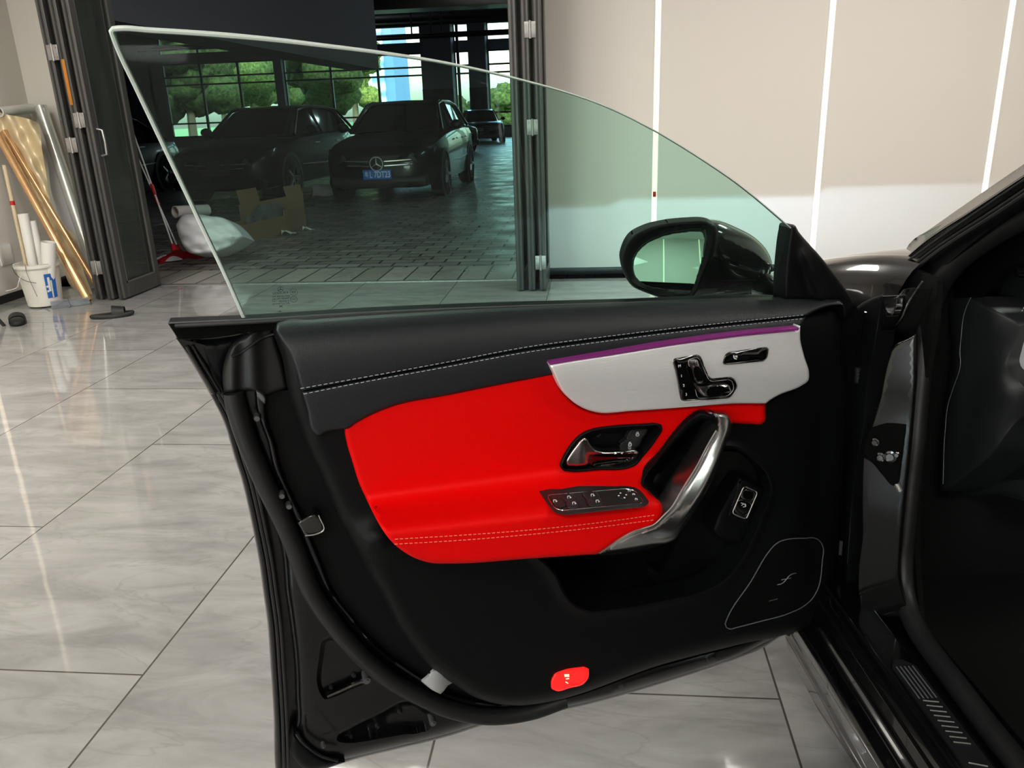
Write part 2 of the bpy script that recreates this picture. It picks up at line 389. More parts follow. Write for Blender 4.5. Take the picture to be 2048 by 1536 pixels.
def paver_mat():
    m = bpy.data.materials.new('damp_paver'); m.use_nodes = True; nt = m.node_tree; L = nt.links; N = nt.nodes
    b = N['Principled BSDF']; tc = N.new('ShaderNodeTexCoord')
    br = N.new('ShaderNodeTexBrick'); br.offset = .5
    for k, v in (('Scale', 1), ('Mortar Size', .010), ('Mortar Smooth', .2), ('Bias', 0), ('Brick Width', .30), ('Row Height', .16)): br.inputs[k].default_value = v
    br.inputs['Color1'].default_value = (.15, .145, .135, 1); br.inputs['Color2'].default_value = (.30, .285, .26, 1); br.inputs['Mortar'].default_value = (.012, .012, .012, 1)
    mp = N.new('ShaderNodeMapping'); mp.inputs['Location'].default_value = (.0, -.02, 0); L.new(tc.outputs['Object'], mp.inputs[0])
    # a soldier course along the threshold, then running courses
    b2 = N.new('ShaderNodeTexBrick'); b2.offset = 0
    for k, v in (('Scale', 1), ('Mortar Size', .008), ('Mortar Smooth', .3), ('Bias', 0), ('Brick Width', .22), ('Row Height', .62)): b2.inputs[k].default_value = v
    b2.inputs['Color1'].default_value = (.24, .225, .2, 1); b2.inputs['Color2'].default_value = (.36, .335, .30, 1); b2.inputs['Mortar'].default_value = (.012, .012, .012, 1)
    L.new(mp.outputs[0], br.inputs['Vector']); 
    mp2 = N.new('ShaderNodeMapping'); mp2.inputs['Location'].default_value = (0, -.03, 0); L.new(tc.outputs['Object'], mp2.inputs[0]); L.new(mp2.outputs[0], b2.inputs['Vector'])
    sp = N.new('ShaderNodeSeparateXYZ'); L.new(tc.outputs['Object'], sp.inputs[0])
    lt = N.new('ShaderNodeMath'); lt.operation = 'LESS_THAN'; lt.inputs[1].default_value = .62+6.22; L.new(sp.outputs['Y'], lt.inputs[0])
    mx = N.new('ShaderNodeMix'); mx.data_type = 'RGBA'; L.new(lt.outputs[0], mx.inputs['Factor']); L.new(br.outputs['Color'], mx.inputs['A']); L.new(b2.outputs['Color'], mx.inputs['B']); L.new(mx.outputs['Result'], b.inputs['Base Color'])
    nz = N.new('ShaderNodeTexNoise'); nz.inputs['Scale'].default_value = 2.2; nz.inputs['Detail'].default_value = 6; L.new(tc.outputs['Object'], nz.inputs['Vector'])
    mr = N.new('ShaderNodeMapRange'); mr.inputs[1].default_value = .35; mr.inputs[2].default_value = .65; mr.inputs[3].default_value = .26; mr.inputs[4].default_value = .44; L.new(nz.outputs['Fac'], mr.inputs[0]); L.new(mr.outputs[0], b.inputs['Roughness'])
    fx = N.new('ShaderNodeMix'); fx.data_type = 'RGBA'; L.new(lt.outputs[0], fx.inputs['Factor'])
    bp = N.new('ShaderNodeBump'); bp.inputs['Strength'].default_value = .9; bp.inputs['Distance'].default_value = .008; bp.invert = True; L.new(br.outputs['Fac'], bp.inputs['Height']); L.new(bp.outputs[0], b.inputs['Normal'])
    return m
M = {}
M['tile'] = tile_mat(); M['paver'] = paver_mat()
M['wall'] = mat('painted_plaster', (.745, .70, .645, 1), .55, bump=(90, .06), vary=.015)
M['ceil'] = mat('white_ceiling_paint', (.75, .74, .72, 1), .8, vary=.02)
M['skirt'] = mat('dark_baseboard', (.012, .012, .012, 1), .4, vary=.1)
M['led'] = mat('led_diffuser', (1, .95, .8, 1), .4, emit=(1, .84, .56, 1), es=1.15)
M['alu'] = mat('bronze_anodised_aluminium', (.105, .10, .094, 1), .42, .5, vary=.06)
M['alul'] = mat('grey_aluminium', (.26, .255, .245, 1), .35, .7, vary=.06)
M['alub'] = mat('black_rubber_gasket', (.012, .012, .012, 1), .5, vary=.1)
M['steel'] = mat('brushed_steel', (.36, .345, .335, 1), .38, .9, bump=(200, .05))
M['pane'] = glass_mat('door_pane_glass', (.80, .88, .82, 1), 1.5, dirt=.06)
M['wpane'] = glass_mat('window_pane_glass', (.86, .95, .93, 1), 1.45)
M['concrete'] = mat('grey_painted_concrete', (.34, .34, .38, 1), .8, bump=(40, .2), vary=.06)
M['dkconc'] = mat('dark_painted_concrete', (.05, .05, .056, 1), .7, bump=(40, .2), vary=.1)
M['pipe'] = mat('dark_pipe', (.03, .028, .03, 1), .5, vary=.1)
M['red'] = mat('red_plastic', (.45, .012, .015, 1), .35, vary=.06)
M['orange'] = mat('orange_plastic', (.50, .17, .008, 1), .4, vary=.05)

RX0, RX1, RY0, RY1, RZ = -4.53, 4.7, -4.2, 6.4, 3.2
OX0, OX1 = -3.86, -0.42       # the opening to the garage
mb = MB(); mb.prism([(RX0, RY0, 0), (RX1, RY0, 0), (RX1, RY1, 0), (OX1, RY1, 0), (OX1, 6.22, 0), (OX0, 6.22, 0), (OX0, RY1, 0), (RX0, RY1, 0)], (0, 0, -.12))
struct(mb.build('floor', M['tile'], smooth=0))
struct(MB().box((RX0-.2, RY0-.2, RZ), (RX1+.2, RY1+.2, RZ+.15)).build('ceiling', M['ceil'], smooth=0))
struct(MB().box((RX0-.2, RY0-.2, -.1), (RX0, RY1+.2, RZ)).build('wall_left', M['wall'], smooth=0))
struct(MB().box((RX1, RY0-.2, -.1), (RX1+.2, RY1+.2, RZ)).build('wall_right', M['wall'], smooth=0))
struct(MB().box((OX1, RY1, -.1), (RX1, RY1+.2, RZ)).build('wall_front', M['wall'], smooth=0))
struct(MB().box((RX0, RY1, -.1), (OX0, RY1+.2, RZ)).build('wall_front_corner', M['wall'], smooth=0))
struct(MB().box((OX0, RY1, 2.9), (OX1, RY1+.2, RZ)).build('wall_front_lintel', M['wall'], smooth=0))
mb = MB(); mb.box((RX0, RY0-.2, -.1), (-4.3, RY0, RZ)).box((-2.45, RY0-.2, -.1), (RX1, RY0, RZ)).box((-4.3, RY0-.2, 2.8), (-2.45, RY0, RZ)).box((-4.3, RY0-.2, -.1), (-2.45, RY0, .3))
struct(mb.build('wall_rear', M['wall'], smooth=0))
w5 = struct(MB().box((-4.3, RY0-.12, .3), (-2.45, RY0-.08, 2.8)).build('window_9', M['wpane'], smooth=0))
struct(MB().box((OX1, RY1-.012, 0), (RX1, RY1, .055), bev=.003).build('baseboard_front', M['skirt']))
struct(MB().box((RX0, RY1-.012, 0), (OX0, RY1, .055), bev=.003).build('baseboard_corner', M['skirt']))
struct(MB().box((RX0, RY0, 0), (RX0+.012, RY1, .06), bev=.003).build('baseboard_left', M['skirt']))
struct(MB().box((RX1-.012, RY0, 0), (RX1, RY1, .06), bev=.003).build('baseboard_right', M['skirt']))
struct(MB().box((OX0, 6.20, -.01), (OX1, 6.235, .006)).build('trim_1', M['alul'], smooth=0))
struct(MB().box((OX1-.02, 6.24, 0), (OX1, 6.62, 2.9), bev=.003).build('trim_2', M['alub']))
struct(MB().box((OX0, 6.3, 0), (OX0+.02, 6.62, 2.9), bev=.003).build('trim_3', M['alub']))

# LED strips let into the walls
def strip(loc, rz, label, mark=False, h=3.12):
    t = thing('light_strip', label, 'light', loc, 'upright light strips on the white walls')
    MB().box((-.026, -.004, 0), (.026, .02, h)).build('channel', M['ceil'], t, smooth=0, off=(0, 0, 0))
    MB().box((-.019, -.008, .004), (.019, .003, h-.004), bev=.003).build('diffuser', M['led'], t, off=(0, 0, 0))
    if mark: MB().box((-.012, -.011, .535), (.012, -.007, .575), bev=.001).build('red_marker', M['red'], t, off=(0, 0, 0))
    t.rotation_euler = (0, 0, rz); return t
strip((.455, RY1, .06), 0, 'glowing wall light strip nearest the folding doors, with small red mark', True)
strip((1.672, RY1, .06), 0, 'glowing upright light strip on white wall just right of the mirror and window tip')
strip((2.875, RY1, .06), 0, 'glowing upright light strip on white wall above the windscreen pillar, far right')
strip((4.08, RY1, .06), 0, 'glowing upright light strip on front wall near the right corner, hidden by the car')
strip((RX0, 5.33, .07), math.radians(90), 'glowing upright light strip on left wall, mirrored as a streak in the tiles')
for i, xx in enumerate((-.4, .8, 2.0, 3.2)):
    strip((xx, RY0, .06), math.radians(180), ['glowing upright light strip on rear wall beside the shop window', 'second glowing light strip from the shop window on rear wall', 'third glowing light strip from the shop window on rear wall', 'glowing light strip on rear wall nearest the right corner'][i])

sk = thing('wall_socket', 'small white square wall socket plate low on the left wall by the bucket', 'socket', (RX0, 0, 0))
a0 = at_x(10, 510, RX0); 
MB().box((RX0, a0[1]-.07, a0[2]-.075), (RX0+.012, a0[1]+.07, a0[2]+.075), bev=.004).build('plate', M['ceil'], sk)
MB().box((RX0+.011, a0[1]-.055, a0[2]-.06), (RX0+.0135, a0[1]+.055, a0[2]+.06), bev=.002).build('cover', M['wall'], sk)

# folding glass doors
def leaf(n, x0, x1, y0, y1, h=2.9, hinges=(), near=-1, tape=None, handle=None):
    d = thing('door_%d' % n, None, None, ((x0+x1)/2, y0, 0)); d['kind'] = 'structure'
    fw = .062
    f = MB(); z0 = .012
    f.box((x0, y0, z0), (x1, y0+fw, h), bev=.004).box((x0, y1-fw, z0), (x1, y1, h), bev=.004).box((x0, y0+fw, z0), (x1, y1-fw, z0+.11), bev=.003).box((x0, y0+fw, h-.08), (x1, y1-fw, h), bev=.003)
    f.build('frame', M['alu'], d)
    xm = (x0+x1)/2
    g = MB(); b = .012
    for s in (x0-.001, x1-.007):
        g.box((s, y0+fw, z0+.11), (s+.008, y0+fw+b, h-.08)).box((s, y1-fw-b, z0+.11), (s+.008, y1-fw, h-.08)).box((s, y0+fw, z0+.11), (s+.008, y1-fw, z0+.11+b))
    g.build('glazing_bead', M['alul'], d)
    MB().box((xm-.004, y0+fw, z0+.11), (xm+.004, y1-fw, h-.08)).build('pane', M['pane'], d, smooth=0)
    MB().box((x0-.003, y0+.018, z0), (x0+.002, y0+.036, h)).build('gasket', M['alub'], d, smooth=0)
    MB().box((xm-.006, y0-.004, z0), (xm+.006, y0+.001, h)).build('edge_groove', M['alub'], d, smooth=0)
    for hz in hinges:
        hg = MB()
        xe = x1 if near > 0 else x0
        hg.box((xe-.03, y0-.012, hz-.05), (xe+.05, y0-.002, hz+.05), bev=.003).lathe([(0, -.055), (.009, -.055), (.009, .055), (0, .055)], (xe+.01, y0-.012, hz), seg=12)
        for sx in (-.018, .038):
            for sz in (-.03, .03): hg.lathe([(0, 0), (.005, 0), (.004, .003), (0, .003)], (xe+sx, y0-.012, hz+sz), (0, -1, 0), 8)
        hg.build('hinge', M['steel'], d)
    if tape is not None: MB().box((xm-.012, y0-.009, tape[0]), (xm+.012, y0-.001, tape[1]), bev=.004).build('pull_strap', M['orange'], d)
    if handle is not None:
        hb = MB(); xx, ya, yb, za, zb = handle
        hb.sweep([(xx, ya, za), (xx+.04, ya, za+.01), (xx+.045, ya, (za+zb)/2), (xx+.04, ya, zb-.01), (xx, ya, zb)], .009, 8)
        hb.build('handle', M['steel'], d)
    return d
hz = lambda px, py, y: at_y(px, py, y)[2]
leaf(1, -3.80, -3.748, 5.66, 6.19, hinges=(hz(110, 105, 5.66), hz(155, 290, 5.66), hz(200, 535, 5.66)), near=1)
leaf(2, -3.705, -3.652, 5.66, 6.19, hinges=(hz(172, 240, 5.66),), near=1, tape=(hz(150, 210, 5.66), hz(137, 118, 5.66)))
leaf(3, -3.612, -3.560, 5.66, 6.20, handle=(-3.555, 5.70, 5.7, hz(196, 312, 5.7), hz(190, 258, 5.7)))
leaf(4, -.572, -.522, 5.77, 6.30)
leaf(5, -.486, -.438, 5.77, 6.30, hinges=(hz(1045, 60, 5.77), hz(1050, 255, 5.77)), near=1)
leaf(6, -.404, -.358, 5.77, 6.30, hinges=(hz(1071, 525, 5.77),), near=-1)
# ================================================================ GARAGE beyond the opening
GY = 46.0; GH = 8.0
struct(MB().box((-30, 6.22, -.12), (5, GY+.3, 0)).build('floor_garage', M['paver'], smooth=0))
struct(MB().box((-30, 6.6, GH), (5, GY+.3, GH+.2)).build('ceiling_garage', M['dkconc'], smooth=0))
struct(MB().box((-30.2, 6.6, 0), (-30, GY+.3, GH)).build('wall_garage_left', M['dkconc'], smooth=0))
struct(MB().box((5, 6.6, 0), (5.2, GY+.3, GH)).build('wall_garage_right', M['dkconc'], smooth=0))
struct(MB().box((-30, 6.6, 0), (RX0-.2, 6.8, GH)).box((RX1+.2, 6.6, 0), (5, 6.8, GH)).box((RX0-.2, 6.6, RZ), (RX1+.2, 6.8, GH)).build('wall_garage_near', M['dkconc'], smooth=0))
struct(MB().box((-5.75, 6.8, 2.33), (-5.10, 20.0, GH)).build('beam_garage', M['concrete'], smooth=0))
# window wall: sill, lintel beam, clerestory, piers
xs = lambda px, y=GY: at_y(px, 180, y)[0]
zl = lambda py, px=850, y=GY: at_y(px, py, y)[2]
xL, xA0, xA1, xB0, xB1, xR = xs(330), xs(852), xs(912), xs(944), xs(978), 5.0
z_s, z_t, z_c0, z_c1 = .55, zl(105), zl(84), zl(52)
mb = MB(); mb.box((-30, GY, 0), (xR, GY+.3, z_s)).box((-30, GY, z_t), (xR, GY+.3, z_c0)).box((-30, GY, z_c1), (xR, GY+.3, GH)).box((-30, GY, z_s), (xL, GY+.3, GH))
struct(mb.build('wall_garage_far', M['concrete'], smooth=0))
for (a, b, n) in ((xA0, xA1, 1), (xB0, xB1, 2), (xs(556), xs(572), 3), (-3.3, -2.3, 4), (1.2, 2.2, 5)):
    y0 = GY-.9 if n in (1, 2) else GY-.3
    mb = MB(); zd = zl(180) if n < 3 else 1.8
    mb.box((a, y0, zd), (b, GY+.35, GH), 0).box((a-.01, y0-.01, 0), (b+.01, GY+.35, zd), 1)
    struct(mb.build('pillar_%d' % n, [M['concrete'], M['dkconc']], smooth=0))
bays = [(xL, xs(556)), (xs(572), xA0), (xA1, xB0), (xB1, -3.3), (-2.3, 1.2), (2.2, 5.0)]
for i, (a, b) in enumerate(bays):
    w = thing('window_%d' % (i+1), None, None, ((a+b)/2, GY+.1, z_s)); w['kind'] = 'structure'
    fr = MB(); nm = max(1, round((b-a)/2.3))
    for k in range(nm+1):
        x = a+(b-a)*k/nm; fr.box((x-.06, GY+.04, z_s), (x+.06, GY+.18, z_t))
    for z in (z_s+.03, z_s+.75, zl(150), z_t-.72, z_t-.03): fr.box((a, GY+.06, z-.045), (b, GY+.16, z+.045))
    for k in range(nm+1):
        x = a+(b-a)*k/nm; fr.box((x-.05, GY+.06, z_c0), (x+.05, GY+.16, z_c1))
    fr.box((a, GY+.07, (z_c0+z_c1)/2-.03), (b, GY+.15, (z_c0+z_c1)/2+.03))
    fr.build('frame', M['pipe'], w, smooth=0)
    MB().box((a, GY+.105, z_s), (b, GY+.115, z_t)).build('pane', M['wpane'], w, smooth=0)
    MB().box((a, GY+.105, z_c0), (b, GY+.115, z_c1)).build('pane', M['wpane'], w, smooth=0)
# pipes and ducts under the ceiling
def pipe(label, pts, r):
    o = MB().sweep(pts, r, 10).build('ceiling_pipe', M['pipe']); tag(o, label, 'pipe', 'pipes under the garage ceiling'); return o
for (py, r, y, lb) in ((33, .14, 32, 'thick dark pipe running across just below the garage ceiling'), (45, .07, 31, 'thin dark pipe below the thick ceiling pipe in the garage'), (68, .06, 30, 'dark sprinkler pipe crossing in front of the upper garage windows'), (73, .05, 29, 'thinnest dark pipe crossing in front of the upper garage windows')):
    z = zl(py, 880, y); pipe(lb, [(-16.0, y, z), (4.9, y, z)], r)
for (px, lb) in ((823, 'upright hanger rod left of the garage pillar'), (862, 'upright hanger rod on the garage pillar'), (883, 'upright hanger rod right of the garage pillar face')):
    x = at_y(px, 60, 30.5)[0]; pipe(lb, [(x, 30.5, zl(72, px, 30.5)), (x, 30.5, GH-.01)], .03)
pipe('dark downpipe standing beside the broad garage pillar', [(at_y(916, 100, 38)[0], 38, 0), (at_y(914, 100, 38)[0], 38, GH-.01)], .07)
dct = MB().box((-16.0, 26.5, zl(14, 880, 26.5)), (4.9, 27.5, zl(14, 880, 26.5)+.55), bev=.01); tag(dct.build('ventilation_duct', M['steel']), 'shiny square metal duct crossing under the garage ceiling', 'duct')

# outside: lawn, trees, tower
M['grass'] = mat('grass', (.06, .14, .03, 1), .9, bump=(20, .5), vary=.4)
struct(MB().box((-140, GY+.3, -.3), (80, 300, -.05)).build('ground_outside', M['grass'], smooth=0))
def leaf_mat(name, dark, lit):
    m = mat(name, dark, .85, spec=.15); nt = m.node_tree; L = nt.links; N = nt.nodes; tc = N.new('ShaderNodeTexCoord')
    n1 = N.new('ShaderNodeTexNoise'); n1.inputs['Scale'].default_value = 4.5; n1.inputs['Detail'].default_value = 8; n1.inputs['Roughness'].default_value = .75; L.new(tc.outputs['Object'], n1.inputs['Vector'])
    r = N.new('ShaderNodeValToRGB'); e = r.color_ramp.elements; e[0].position = .40; e[0].color = dark; e[1].position = .68; e[1].color = lit
    L.new(n1.outputs['Fac'], r.inputs[0]); L.new(r.outputs[0], N['Principled BSDF'].inputs['Base Color'])
    bp = N.new('ShaderNodeBump'); bp.inputs['Strength'].default_value = .8; bp.inputs['Distance'].default_value = .25; L.new(n1.outputs['Fac'], bp.inputs['Height']); L.new(bp.outputs[0], N['Principled BSDF'].inputs['Normal'])
    return m
LM = [leaf_mat('dark_foliage', (.008, .016, .006, 1), (.075, .11, .035, 1)), leaf_mat('green_foliage', (.012, .024, .008, 1), (.13, .18, .05, 1)), leaf_mat('yellow_green_foliage', (.03, .05, .012, 1), (.30, .32, .08, 1))]
M['bark'] = mat('bark', (.09, .07, .05, 1), .9, bump=(20, .6))
def tree(x, y, h, r, k, label):
    t = thing('tree', label, 'tree', (x, y, -.05), 'trees outside the garage windows')
    rr = random.Random(int(x*10+y)); mb = MB()
    for c in range(20):
        a = rr.random()*6.28; q = rr.random()**.6*r*.6; cz = h*(.28+.55*rr.random()); sr = r*(.30+.22*rr.random())
        ox, oy = q*math.cos(a), q*math.sin(a)
        def fn(u, v):
            th = u*2*math.pi; ph = (v-.5)*math.pi; d = np.array([math.cos(ph)*math.cos(th), math.cos(ph)*math.sin(th), math.sin(ph)])
            n_ = 1+.32*noise.noise(Vector(d*3.1+c*5.7))+.18*noise.noise(Vector(d*8+c))
            return (x+ox+d[0]*sr*n_, y+oy+d[1]*sr*n_, cz+d[2]*sr*n_*.85)
        mb.grid(fn, 18, 10)
    mb.build('foliage', LM[k], t, smooth=80)
    MB().sweep([(x, y, -.06), (x+.1, y, h*.3), (x, y+.1, h*.6)], [.32, .25, .12], 8).build('trunk', M['bark'], t)
    return t
def tx(px, y): return at_y(px, 180, y)[0]
for (px, y, h, r, k, lb) in ((372, 54, 9.2, 3.9, 0, 'dark round tree outside the far left garage windows'), (505, 66, 10.5, 4.6, 1, 'mid green tree outside the window bay above the black van'),
                            (440, 80, 14.0, 5.2, 1, 'tall green tree outside behind the two nearer trees at the left'), (655, 56, 9.2, 4.1, 1, 'broad green tree outside the window bay left of the blue tower'), (706, 74, 10.5, 2.7, 2, 'yellow-green tree outside just left of the blue tower'),
                            (590, 94, 15.0, 5.6, 0, 'dark tall tree outside behind the broad green tree'),
                            (785, 96, 2.5, 1.9, 2, 'low yellow-green bush below the blue tower'), (838, 108, 2.7, 2.3, 1, 'low green bush outside the bright window beside the tower'),
                            (927, 60, 2.5, 1.5, 0, 'narrow dark tree between the two garage pillars'), (1010, 66, 3.4, 1.9, 1, 'green tree outside the rightmost window by the folding doors')):
    x = tx(px, y)
    tree(x, y, h, r, k, lb)
M['tower'] = mat('blue_tower_glass', (.05, .12, .28, 1), .5, vary=.1); M['towerw'] = mat('white_tower_band', (.62, .72, .8, 1), .6, vary=.05)
tw = thing('tower_block', 'tall blue and white striped tower far outside the garage window', 'building', (at_y(772, 180, 190)[0], 190, -.05))
x0, x1 = at_y(750, 180, 190)[0], at_y(791, 180, 190)[0]
MB().box((x0, 190, -.05), (x1, 205, 80)).build('facade', M['tower'], tw, smooth=0)
MB().box((x0-.3, 189.2, -.05), (x0+(x1-x0)*.55, 190, 81)).build('balcony_front', M['towerw'], tw, smooth=0)
nt = M['towerw'].node_tree; wv = nt.nodes.new('ShaderNodeTexWave'); wv.wave_type = 'BANDS'; wv.bands_direction = 'Z'; wv.inputs['Scale'].default_value = .10
tcw = nt.nodes.new('ShaderNodeTexCoord'); nt.links.new(tcw.outputs['Object'], wv.inputs['Vector']); mw = nt.nodes.new('ShaderNodeMix'); mw.data_type = 'RGBA'
mw.inputs['A'].default_value = (.07, .15, .32, 1); mw.inputs['B'].default_value = (.38, .45, .52, 1); nt.links.new(wv.outputs['Fac'], mw.inputs['Factor']); nt.links.new(mw.outputs['Result'], nt.nodes['Principled BSDF'].inputs['Base Color'])

# ---------------------------------------------------------------- parked cars
M['cpaint'] = mat('black_car_paint', (.0025, .0025, .003, 1), .3, coat=.35, spec=.25, vary=.1)
M['cglass'] = mat('dark_car_glass', (.003, .004, .004, 1), .06, spec=.45)
M['tyre'] = mat('tyre_rubber', (.012, .012, .012, 1), .8, bump=(60, .3))
M['rim'] = mat('alloy_wheel', (.45, .46, .48, 1), .3, .9, vary=.05)
M['chrome'] = mat('chrome_trim', (.75, .76, .77, 1), .30, .9)
M['lampg'] = mat('headlamp_glass', (.10, .11, .12, 1), .12, spec=.8)
M['plateb'] = mat('blue_number_plate', (.04, .22, .80, 1), .4, vary=.03); M['platew'] = mat('white_plate_lettering', (1, 1, 1, 1), .4)
M['tail'] = mat('red_tail_lamp', (.5, .01, .01, 1), .15, emit=(1, .02, .02, 1), es=.6)
def car(label, loc, rz, suv=True, front=True, plate=None, visible_front=True):
    L, Wd, H = (4.42, .90, 1.50) if suv else (4.65, .91, 1.43)
    t = thing('parked_car', label, 'car', loc, 'black cars parked in the garage')
    # stations nose (-y) to tail (+y): (y, half width, bottom, shoulder, crown)
    hood = .98 if suv else .86; sh = 1.0 if suv else .92
    st = [(0, .52, .34, .58, .62), (.06, .72, .24, .74, .78), (.22, .84, .2, .80, .86), (.6, .89, .2, .86, .93), (1.15, .9, .2, .93, hood+.02), (1.45, .9, .2, .96, hood+.06), (2.3, .9, .2, sh, hood+.08), (3.3, .9, .2, sh+.02, hood+.08), (L-.25, .86, .24, sh, hood+.06), (L-.06, .78, .32, sh-.08, hood), (L, .62, .42, sh-.22, hood-.14)]
    R = []
    for (y, w, zb, zs, zc) in st:
        zm = zb+(zs-zb)*.45
        R.append([(-w*.72, zb), (-w*.96, zb+.05), (-w, zm), (-w*.985, zs-.10), (-w*.93, zs), (-w*.6, zc-.012), (0, zc), (w*.6, zc-.012), (w*.93, zs), (w*.985, zs-.10), (w, zm), (w*.96, zb+.05), (w*.72, zb)])
    mb = MB(); n = len(R[0]); v = [(x, st[i][0], z) for i in range(len(st)) for (x, z) in R[i]]
    f = [(i*n+k, i*n+(k+1) % n, (i+1)*n+(k+1) % n, (i+1)*n+k) for i in range(len(st)-1) for k in range(n)]
    f += [tuple(range(n-1, -1, -1)), tuple(range((len(st)-1)*n, len(st)*n))]
    mb.add(v, f); bo = mb.build('body', M['cpaint'], t, 50, off=(0, 0, 0))
    # greenhouse
    G = [(1.32, .78, .70, hood+.02, hood+.05), (1.95, .80, .60, sh+.02, H-.06), (2.35, .80, .60, sh+.03, H), (3.2, .80, .6, sh+.03, H-.01), (L-.55 if suv else L-1.15, .78, .58, sh+.02, H-.07), (L-.12 if suv else L-.45, .74, .62, sh, sh+.12)]
    v = []; f = []
    for (y, wb, wt, zb, zt) in G: v += [(-wb, y, zb), (-wt, y, zt-.03), (-wt*.7, y, zt), (wt*.7, y, zt), (wt, y, zt-.03), (wb, y, zb)]
    for i in range(len(G)-1):
        for k in range(5): f.append((i*6+k, i*6+k+1, (i+1)*6+k+1, (i+1)*6+k))
    f += [(5, 4, 3, 2, 1, 0), tuple(range((len(G)-1)*6, len(G)*6))]
    MB().add(v, f).build('windows', M['cglass'], t, 30, off=(0, 0, 0))
    rf = MB()
    for a, b in ((2, 3),): pass
    roofv = [(sx*.57*u, y, z+.008+.012*(1-abs(u))) for (y, z) in ((1.98, H-.05), (2.35, H), (3.2, H-.01), ((L-.55) if suv else (L-1.15), H-.07)) for sx, u in ((-1, 1), (-1, .5), (1, 0), (1, .5), (1, 1))]
    rf.add(roofv, [(i*5+k, i*5+k+1, (i+1)*5+k+1, (i+1)*5+k) for i in range(3) for k in range(4)])
    for s in (-1, 1):
        rf.sweep([(s*.78, 1.36, hood+.05), (s*.62, 1.95, H-.06), (s*.61, 2.35, H-.01), (s*.61, 3.2, H-.02), (s*.6, G[4][0], G[4][4]-.01), (s*.75, G[5][0], sh+.06)], .028, 8)
        rf.sweep([(s*.805, 2.55, sh), (s*.615, 2.5, H-.03)], .025, 6)
    rf.build('roof', M['cpaint'], t, 50, off=(0, 0, 0))
    wr = .345
    for s in (-1, 1):
        for y in (.86, L-.86):
            w = MB().lathe([(.20, -.11), (wr-.03, -.11), (wr, -.085), (wr, .085), (wr-.03, .11), (.235, .115)], (s*.80, y, wr), (s, 0, 0), 32)
            wo = w.build('wheel', M['tyre'], t, off=(0, 0, 0))
            r = MB().lathe([(.235, .108), (.225, .06), (.06, .05), (.05, .10), (0, .105)], (s*.80, y, wr), (s, 0, 0), 32)
            for q in range(5):
                a = q*2*math.pi/5; c_, s_ = math.cos(a), math.sin(a)
                r.sweep([(s*.895, y+.04*c_, wr+.04*s_), (s*.915, y+.22*c_, wr+.22*s_)], [.04, .028], 6)
            r.build('rim', M['rim'], wo, off=(0, 0, 0))
            ar = MB().lathe([(wr+.005, -.01), (wr+.075, .015), (wr+.075, .022), (wr+.005, .028)], (s*.885, y, wr+.005), (s, 0, 0), 32)
            ar.build('wheel_arch', M['alub'], t, off=(0, 0, 0))
        m = MB()
        def el(u, v, s=s):
            th = u*2*math.pi; ph = (v-.5)*math.pi
            return (s*(.98+.11*math.cos(ph)*math.cos(th)), 1.62+.07*math.cos(ph)*math.sin(th), sh+.1+.08*math.sin(ph))
        m.grid(el, 14, 8).sweep([(s*.80, 1.66, sh+.04), (s*.92, 1.64, sh+.08)], .03, 6)
        m.build('wing_mirror', M['cpaint'], t, 60, off=(0, 0, 0))
        hl = MB()
        hv = [(s*.47, .02, .66), (s*.60, .05, .60), (s*.82, .26, .66), (s*.865, .44, .80), (s*.70, .14, .78), (s*.52, .05, .72)]
        hl.add([(x, y-.035, z) for x, y, z in hv]+[(x, y+.08, z) for x, y, z in hv], [(0, 1, 2, 3, 4, 5)]+[(i, 6+i, 6+(i+1) % 6, (i+1) % 6) for i in range(6)])
        hl.build('headlamp', M['lampg'], t, 0, off=(0, 0, 0))
        ch = MB().sweep([(s*.885, 1.05, .55), (s*.905, 2.3, .52), (s*.89, 3.5, .56)], .012, 6)
        for y in (1.9, 2.9): ch.box((min(s*.91, s*.94), y, .86), (max(s*.91, s*.94), y+.2, .885), bev=.01)
        ch.build('door_handle_trim', M['chrome'], t, off=(0, 0, 0))
    gr = MB().grid(lambda u, v: ((u-.5)*.92, -.03+.10*(2*u-1)**2, .46+.24*v), 12, 4); gr.build('grille', M['alub'], t, off=(0, 0, 0))
    bars = MB()
    for z in (.555, .62): 
        bars.sweep([(-.56, .03, z+.015), (-.3, -.035, z+.005), (-.12, -.05, z)], .011, 6).sweep([(.12, -.05, z), (.3, -.035, z+.005), (.56, .03, z+.015)], .011, 6)
    bars.sweep([(-.62, .06, .37), (-.3, -.01, .33), (.3, -.01, .33), (.62, .06, .37)], .008, 6)
    bars.build('grille_bar', M['chrome'], t, off=(0, 0, 0))
    if front:
        em = MB(); c = np.array([0, -.055, .585])
        em.sweep([c+[.1*math.cos(a), 0, .1*math.sin(a)] for a in np.linspace(0, 2*math.pi, 28, endpoint=False)], .009, 6, closed=True)
        for a in (math.pi/2, math.pi*7/6, math.pi*11/6): em.sweep([c, c+[.097*math.cos(a), 0, .097*math.sin(a)]], [.014, .004], 6)
        em.build('star_emblem', M['chrome'], t, off=(0, 0, 0))
    bp = MB().box((-.78, -.02, .24), (.78, .25, .40), bev=.05); bp.build('bumper', M['alub'], t, off=(0, 0, 0))
